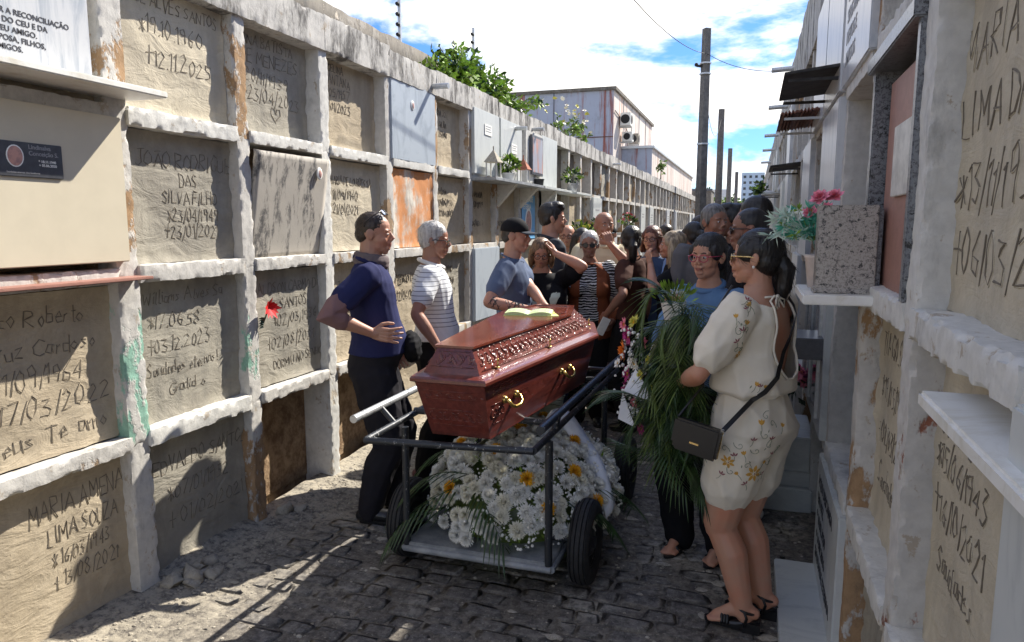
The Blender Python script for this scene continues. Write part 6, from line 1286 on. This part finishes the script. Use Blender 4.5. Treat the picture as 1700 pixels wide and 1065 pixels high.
# --- main woman
p21,i21=person('woman in cream embroidered romper with gold sunglasses and black heeled sandals',.03,2.93,150,1.60,'f','e',g_=1.12,bust=.95,hipw=1.0,near=2,hair=('low','black'),top=('romper','romper'),bottom=('shorts','romper'),shoe='sandal',glasses=('gold',False),
 armL=((-.245,2.915,.985),(-1,-.35,-.55),(-.35,.55,-.2),(.5,.75,.1),dict(curl=.7,side=(0,0,1))),armR=((-.22,3.20,1.0),(1,-.3,-.6),(-.5,-.3,-.1),(0,-1,0),dict(curl=.8)),head=(22,0),feet=((.075,-.02,22),(-.075,-.02,26)),zfix=.012,seed=33,fat=1.12,legsc=1.02)
tp=i21['tp']; me=tp.data; bm=bmesh.new(); bm.from_mesh(me)
def kh(z): t=(z-1.02)/(1.36-1.02); return 0 if t<0 else (.082*math.sin(min(1,t)**.62*pi*.80) if t<=1 else .06)
def neckcut(c): return c.z>1.325+.028*math.cos(min(1.4,abs(c.x)/.11)*1.1)*(-1 if c.y<0 else 1) and math.hypot(c.x,c.y)<.125
kx=.0
kill=[f for f in bm.faces if ((c:=f.calc_center_median()).y<-.01 and abs(c.x-kx)<kh(c.z) and 1.02<c.z<1.345) or neckcut(c)]
full=bvh(me); bmesh.ops.delete(bm,geom=kill,context='FACES')
for _ in range(3): 
    be=[v for v in bm.verts if v.is_boundary]; bmesh.ops.smooth_vert(bm,verts=be,factor=.6,use_axis_x=True,use_axis_y=True,use_axis_z=True)
bm.to_mesh(me); bm.free(); md=tp.modifiers.new('s','SOLIDIFY'); md.thickness=.003; md.offset=-1
def bk(x,z): 
    h=full.ray_cast(Vector((x,-.8,z)),Vector((0,1,0))); return h[0]+Vector((0,-.004,0)) if h[0] is not None else Vector((x,-.1,z))
g=G(); pts=[]
for k in range(15): z=1.345-.32*k/14; pts.append(bk(kx+kh(z)*1.02,z))
for k in range(15): z=1.025+.32*k/14; pts.append(bk(kx-kh(z)*1.02,z))
g.tube(pts,.0045,6); g.build('back_opening_piping',CL['romper'],tp,smooth=True)
g=G(); a=bk(kx-.062,1.335); b=bk(kx+.062,1.335); g.tube([a,a.lerp(b,.5)+Vector((0,-.006,0)),b],.0045,6); c=a.lerp(b,.5)+Vector((0,-.012,0)); g.ell(c,(.010,.008,.010),8)
for (dx,dz) in ((.03,-.04),(-.025,-.045)): g.tube([c,c+Vector((dx*1.2,-.01,dz*.3)),c+Vector((dx,-.012,dz)),c],.004,6)
for dx,l in ((.012,.20),(-.014,.17)): g.tube([c,c+Vector((dx,-.008,-l*.4)),c+Vector((dx*1.6,-.004,-l))],[.004,.0045,.005],6)
g.build('tie_string',CL['romper'],tp,smooth=True)
g=G(); g.tube([Vector((math.cos(a_)*.142,math.sin(a_)*.115-.004,.968+.003*math.sin(a_*9))) for a_ in [2*pi*k/48 for k in range(48)]],.010,8,close=True); me=g.mesh(CL['romper'],True); wrinkle(me,.004,90,3); ob('waistband',me,p21)
# embroidery on the romper
EM={'y':plain('ochre_embroidery',(.62,.34,.06),.8,var=.2,bump=.1,sc=200),'m':plain('plum_embroidery',(.28,.08,.10),.8,bump=.1,sc=200),'g':plain('sage_embroidery',(.24,.26,.17),.8,bump=.1,sc=200)}
def embroider(parent,me,items,name='embroidery'):
    bv=bvh(me); gs={k:G() for k in EM}
    def mapper(phi,z,c):
        p0,n0=surf_pt(bv,phi,z,.8,c)
        if p0 is None: return None
        t=Vector((0,0,1)).cross(n0).normalized(); u=n0.cross(t)
        def P(a,b,e=.0012):
            q=p0+t*a+u*b; h=bv.ray_cast(q+n0*.03,-n0); return (h[0] if h[0] is not None and (h[0]-q).length<.04 else q)+n0*e
        return P
    for (kind,phi,z,s,ro,c) in items:
        s*=1.2
        P=mapper(R(phi),z,c)
        if P is None: continue
        cr,sr=math.cos(ro),math.sin(ro); Q=lambda a,b,e=.0012:P(a*cr-b*sr,a*sr+b*cr,e)
        def petal(g,a0,r0,r1,w):
            for sd in (1,):
                V=[Q(math.cos(a0)*r0,math.sin(a0)*r0)]; 
                for (t,ww) in ((.35,1),(.7,.85)): 
                    m_=r0+(r1-r0)*t; V+=[Q(math.cos(a0)*m_-math.sin(a0)*w*ww,math.sin(a0)*m_+math.cos(a0)*w*ww),Q(math.cos(a0)*m_+math.sin(a0)*w*ww,math.sin(a0)*m_-math.cos(a0)*w*ww)]
                V.append(Q(math.cos(a0)*r1,math.sin(a0)*r1)); g.add(V,[(0,2,1),(1,2,4,3),(3,4,5)])
        if kind=='flower':
            for k in range(7): petal(gs['y'],2*pi*k/7,.15*s,s,.20*s)
            petal(gs['m'],0,0,.18*s,.1*s)
        elif kind=='bud':
            for k in (-.5,.0,.5): petal(gs['y'],pi/2+k,0,s,.2*s)
            gs['g'].tube([Q(0,0),Q(.1*s,-.8*s),Q(-.1*s,-1.5*s)],.0010,4)
        elif kind=='tulip':
            for k in (-.8,0,.8): petal(gs['m'],pi/2+k,.1*s,s,.15*s)
            gs['g'].tube([Q(0,0),Q(-.2*s,-.8*s),Q(-.6*s,-1.2*s)],.0010,4)
        elif kind=='curl':
            gs['g'].tube([Q(s*(1-.75*k/16)*math.cos(.2+5.2*k/16)+0,s*(1-.75*k/16)*math.sin(.2+5.2*k/16)) for k in range(17)],.0011,4); gs['g'].tube([Q(s,.1*s),Q(1.2*s,-.9*s),Q(.8*s,-1.8*s)],.0011,4)
        elif kind=='leaf':
            petal(gs['g'],pi/2,0,s,.16*s)
    for k,g in gs.items():
        if g.V: g.build(name,EM[k],parent)['kind']='stuff'
sh=[o for o in p21.children if o.name.startswith('shorts')][0]
# angles: local frame, camera sees the left-back side (about 180-260 deg)
it=[]; rs=random.Random(8)
for phi,z,s,k in ((215,.665,.030,'flower'),(196,.66,.014,'bud'),(186,.71,.024,'flower'),(203,.745,.016,'bud'),(228,.70,.016,'bud'),(240,.735,.015,'tulip'),(205,.60+.02,.017,'tulip'),(222,.62,.014,'leaf'),(193,.735,.017,'tulip'),(212,.80,.016,'tulip'),(221,.86,.020,'bud'),(236,.80,.017,'tulip'),(258,.84,.016,'bud'),(250,.70,.014,'bud'),(262,.72,.014,'tulip'),(178,.65,.016,'tulip'),(172,.75,.018,'bud'),(275,.70,.015,'bud'),(245,.67,.013,'leaf'),(232,.65,.015,'tulip'),(200,.69,.012,'leaf'),(226,.76,.012,'leaf'),(230,.83,.012,'leaf'),(210,.71,.012,'leaf')): it.append((k,phi,z,s,rs.uniform(-.7,.7),(0,0)))
for phi,z in ((206,.70),(224,.66),(233,.78),(216,.76),(228,.89),(243,.70),(188,.67),(198,.78),(255,.76),(226,.82),(182,.76),(238,.86)): it.append(('curl',phi,z,.011,rs.uniform(0,6),(0,0)))
embroider(sh,sh.data,it)
S0,E_,T,*_=i21['arms'][-1]; it=[]; cc=(S0.x-.02,S0.y-.02)
for phi,z,s,k in ((215,1.13,.020,'flower'),(226,1.22,.018,'tulip'),(236,1.245,.018,'bud'),(206,1.18,.016,'tulip'),(198,1.27,.015,'bud'),(246,1.30,.016,'tulip'),(228,1.17,.013,'leaf'),(215,1.24,.012,'leaf'),(240,1.21,.012,'leaf'),(268,1.31,.018,'bud'),(258,1.33,.017,'tulip'),(205,1.12,.013,'leaf')): it.append((k,phi,z,s,rs.uniform(-.7,.7),cc))
for phi,z in ((222,1.15),(230,1.255),(240,1.23),(252,1.31),(262,1.325),(210,1.22),(202,1.15)): it.append(('curl',phi,z,.010,rs.uniform(0,6),cc))
for phi,z,s,k in ((212,1.01,.016,'bud'),(217,1.005,.014,'tulip'),(224,1.0,.014,'bud'),(205,1.0,.013,'leaf'),(250,1.10,.012,'leaf'),(262,1.16,.010,'leaf')): it.append((k,phi,z,s,rs.uniform(-.7,.7),(0,0)))
embroider(tp,tp.data,it)
# pearl, sandal straps, bag
HM,hh=i21['HM'],i21['hh']
for sg in(-1,1): g=G(); g.ell(HM@(Vector((sg*.375,-.03,-.155))*hh),.0055,10); g.build('pearl_earring',M['petal_white'],p21,smooth=True)
def sandals(root,info,hl):
    for sg in(1,-1):
        hp,kn,an,to=info['legs'][sg]; d=Vector((math.sin(-to),math.cos(to),0)); sd=Vector((d.y,-d.x,0)); b=Vector((an.x,an.y,0)); s=info['s']; g=G()
        out=[]
        for k in range(22):
            a_=2*pi*k/22; l=.118*s*math.cos(a_); w_=.040*s*math.sin(a_)*(1 if l>0 else .85); out.append(b+d*(l+.055*s)+sd*w_)
        n=22; zt=lambda v:(.010+hl*.55*max(0,min(1,(.03-(v-b).dot(d))/.09)))
        V=[v+Vector((0,0,zt(v)-.010)) for v in out]+[v+Vector((0,0,zt(v)+.006)) for v in out]; g.add(V,[(k,(k+1)%n,n+(k+1)%n,n+k) for k in range(n)]+[tuple(range(n))[::-1],tuple(range(n,2*n))])
        hb=b-d*.030*s; 
        if hl>.02:
            V=[hb+d*q*.034+sd*r_*.030+Vector((0,0,z_)) for z_ in (-.012,.028) for q in(-1,1) for r_ in(-1,1)]; g.add(V,[(0,2,3,1),(4,5,7,6),(0,1,5,4),(2,6,7,3),(0,4,6,2),(1,3,7,5)])
        so_=g.build('sandal_sole',SHOE,root)
        g=G(); 
        def arch(c,w_,h_,r_,tl=0): return [c+sd*w_*math.cos(q)+Vector((0,0,max(0,h_*math.sin(q))))+d*tl*math.sin(q) for q in [pi*k/10 for k in range(11)]]
        for q in (-.012,0,.012): g.tube(arch(b+d*(.082+q)*s+Vector((0,0,.012)),.041*s,.042*s,0),.007,6)
        rr=.036*s*(1 if hl<.02 else 1.10); zc=.085*s
        g.tube([b-d*.003+sd*rr*math.cos(q)+d*rr*math.sin(q)*1.05+Vector((0,0,zc+.012*math.sin(q))) for q in [2*pi*k/20 for k in range(20)]],.0055,6,close=True)
        for w_ in(-1,1): g.tube([b+sd*w_*.034*s+Vector((0,0,.015)),b+sd*w_*.037*s-d*.01+Vector((0,0,.05)),b+sd*w_*rr+Vector((0,0,zc))],.006,6)
        ob('sandal_strap',g.mesh(SHOE,True),root)
sandals(p21,i21,.045); sandals(p20,i20,.0)
sg_=empty('shoulder_bag',(0,0,0),'black leather crossbody bag hanging at the hip of the woman in the romper','bag')
W=p21.matrix_basis if False else Matrix.Translation((.03,2.93,.012))@Matrix.Rotation(i21['rot'],4,'Z')
g=G(); bx=Matrix.Translation((-.165,2.69,.82))@Matrix.Rotation(R(-14),4,'Z')@Matrix.Rotation(R(10),4,'Y')@Matrix.Scale(.87,4); q=G(); q.bbox(-.10,.10,-.022,.022,-.075,.07,.012); q.bbox(-.085,.085,.022,.046,-.075,.06,.010); g.add([bx@Vector(v) for v in q.V],q.F); g.build('body',SHOE,sg_,smooth=False)
q=G(); q.bbox(-.103,.103,-.036,-.021,-.045,.075,.010); g=G(); g.add([bx@Vector(v) for v in q.V],q.F); fl_=g.build('flap',SHOE,sg_); q=G(); q.box(-.02,.02,-.0375,-.036,-.02,-.012); g=G(); g.add([bx@Vector(v) for v in q.V],q.F); g.build('logo_plate',GOLD,fl_)
g=G(); g.tube([bx@Vector((.101,-.0,z_)) for z_ in (.06,0,-.06)],.0025,5); g.build('zip',GOLD,sg_)
g=G(); fb=bvh(tp.data); pts=[]
for k in range(17):
    t=k/16; x_=.125-.31*t; z_=1.345-.44*t
    h=full.ray_cast(Vector((x_,-.8,z_)),Vector((0,1,0)))
    p=h[0]+h[1]*.008 if h[0] is not None else None
    if p is not None: pts.append(W@p)
st0=[W@Vector((.12,.02,1.40))]+pts+[bx@Vector((.10,0,.07))]
def band(pts,w_,th=.0025):
    g=G(); V=[];F=[]
    for i,p in enumerate(pts):
        t=(pts[min(i+1,len(pts)-1)]-pts[max(i-1,0)]).normalized(); out=(p-Vector((.03,2.93,p.z))); out.z=0; out.normalize(); s_=t.cross(out).normalized()*w_/2; V+=[p-s_,p-s_+out*th,p+s_+out*th,p+s_]
    for i in range(len(pts)-1): b=4*i; F+=[(b+k,b+(k+1)%4,b+4+(k+1)%4,b+4+k) for k in range(4)]
    g.add(V,F); return g
band(st0,.018).build('strap',SHOE,sg_)
g=G(); g.tube([bx@Vector((-.10,0,.07)),W@Vector((-.20,.10,.99)),W@Vector((-.10,.20,1.15)),W@Vector((.06,.15,1.36))],.005,6); g.build('strap_front',SHOE,sg_)
g=G(); g.tube([bx@Vector((.10,0,.06))+Vector((.008*math.cos(a_),0,.012*math.sin(a_))) for a_ in [2*pi*k/10 for k in range(10)]],.002,5,close=True); g.build('strap_ring',M['galv'],sg_)
# phone
g=G(); g.bbox(-.035,.035,-.004,.004,-.07,.07,.003); o=g.build('phone',M['petal_white'],loc=(-1.04,5.25,.86),rot=(.2,.4,.6)); tag(o,'white phone held by the woman in the dark brown t-shirt','phone')
# --- held wreath
hw=empty('held_wreath',(-.29,2.97,.90),'palm leaf wreath with magenta and orange flowers held by the woman in cream romper','wreath')
rs=random.Random(77); g=G(); V,F=ell((0,.04,.02),(.12,.10,.34),20); V=[v+noise.noise_vector(v*9)*.04 for v in V]; g.add(V,F); g.build('base_foliage',M['leaf_dark'],hw,smooth=True)
for i in range(34):
    t=rs.random(); z0=.36-.62*t; a=rs.uniform(pi*1.08,pi*1.78); d=Vector((math.cos(a),math.sin(a)*.8,0)); p0=Vector((.03,.02,z0+.05)); p1=p0+d*rs.uniform(.13,.22)+Vector((0,0,rs.uniform(.04,.16))); p2=p0+d*rs.uniform(.10,.22)+Vector((0,0,-rs.uniform(.05,.15)))
    g=G(); frond(g,p0,p1,p2,12,.15,.0085,0,rs,.40); g.build('palm_frond',M['palm'] if i%3 else M['palm_light'],hw)
for (p0,p1,p2) in (((0,-.03,-.1),(-.16,-.12,.10),(-.30,-.12,.0)),((0,-.06,-.15),(-.02,-.18,-.15),(.10,-.20,-.36)),((0,0,.36),(-.05,0,.50),(-.16,-.02,.50)),((.05,-.05,-.2),(.12,-.12,-.2),(.15,-.10,-.40)),((0,-.03,-.22),(-.10,-.10,-.22),(-.22,-.1,-.18))):
    g=G(); frond(g,p0,p1,p2,15,.14,.007,0,rs,.3); g.build('palm_frond',M['palm'],hw)
for (x_,y_,z_,mt,r_) in ((-.13,-.01,.315,'petal_lemon',.03),(-.15,.0,.255,'petal_magenta',.036),(-.165,.01,.19,'petal_orange',.040),(-.10,.03,.22,'petal_pink',.03),(-.15,.0,.09,'petal_magenta',.032),(-.135,.0,.045,'petal_orange',.026),(-.155,.0,.02,'petal_magenta',.032),(-.125,-.02,.14,'petal_white',.03),(-.11,-.03,.05,'petal_white',.03),(-.10,-.05,.10,'petal_lemon',.02),(-.07,-.07,.17,'petal_lemon',.018),(-.06,-.08,.05,'petal_lemon',.018),(-.09,-.05,-.13,'petal_magenta',.024),(-.12,.0,-.03,'petal_pink',.03),(-.17,.02,.30,'petal_pink',.026),(-.19,.02,.13,'petal_white',.02)):
    d=Vector((-.8,-.55,.1)); ob('flower',flower_mesh(mt,15,r_,2,'petal_yellow'),hw,loc=(x_*1.18-.01,y_,z_),sc=1.3,rot=(d+Vector((rs.gauss(0,.2),rs.gauss(0,.2),rs.gauss(0,.2)))).to_track_quat('Z','Y').to_euler())
g=G()
for i in range(140): p=Vector((rs.gauss(-.17,.03),rs.gauss(0,.03),rs.uniform(-.1,.3))); g.ell(p,rs.uniform(.004,.009),5)
o=g.build('gypsophila',M['petal_white'],hw); o['kind']='stuff'
g=G(); V=[Vector(v) for v in ((-.15,-.03,.12),(-.13,-.05,.10),(-.20,-.04,.02),(-.06,-.09,-.0),(-.22,-.03,-.10),(-.14,-.07,-.12))]; g.add(V,[(0,1,2),(1,3,2),(2,5,4)]); o=g.build('ribbon',M['satin'],hw); md=o.modifiers.new('s','SOLIDIFY'); md.thickness=.002
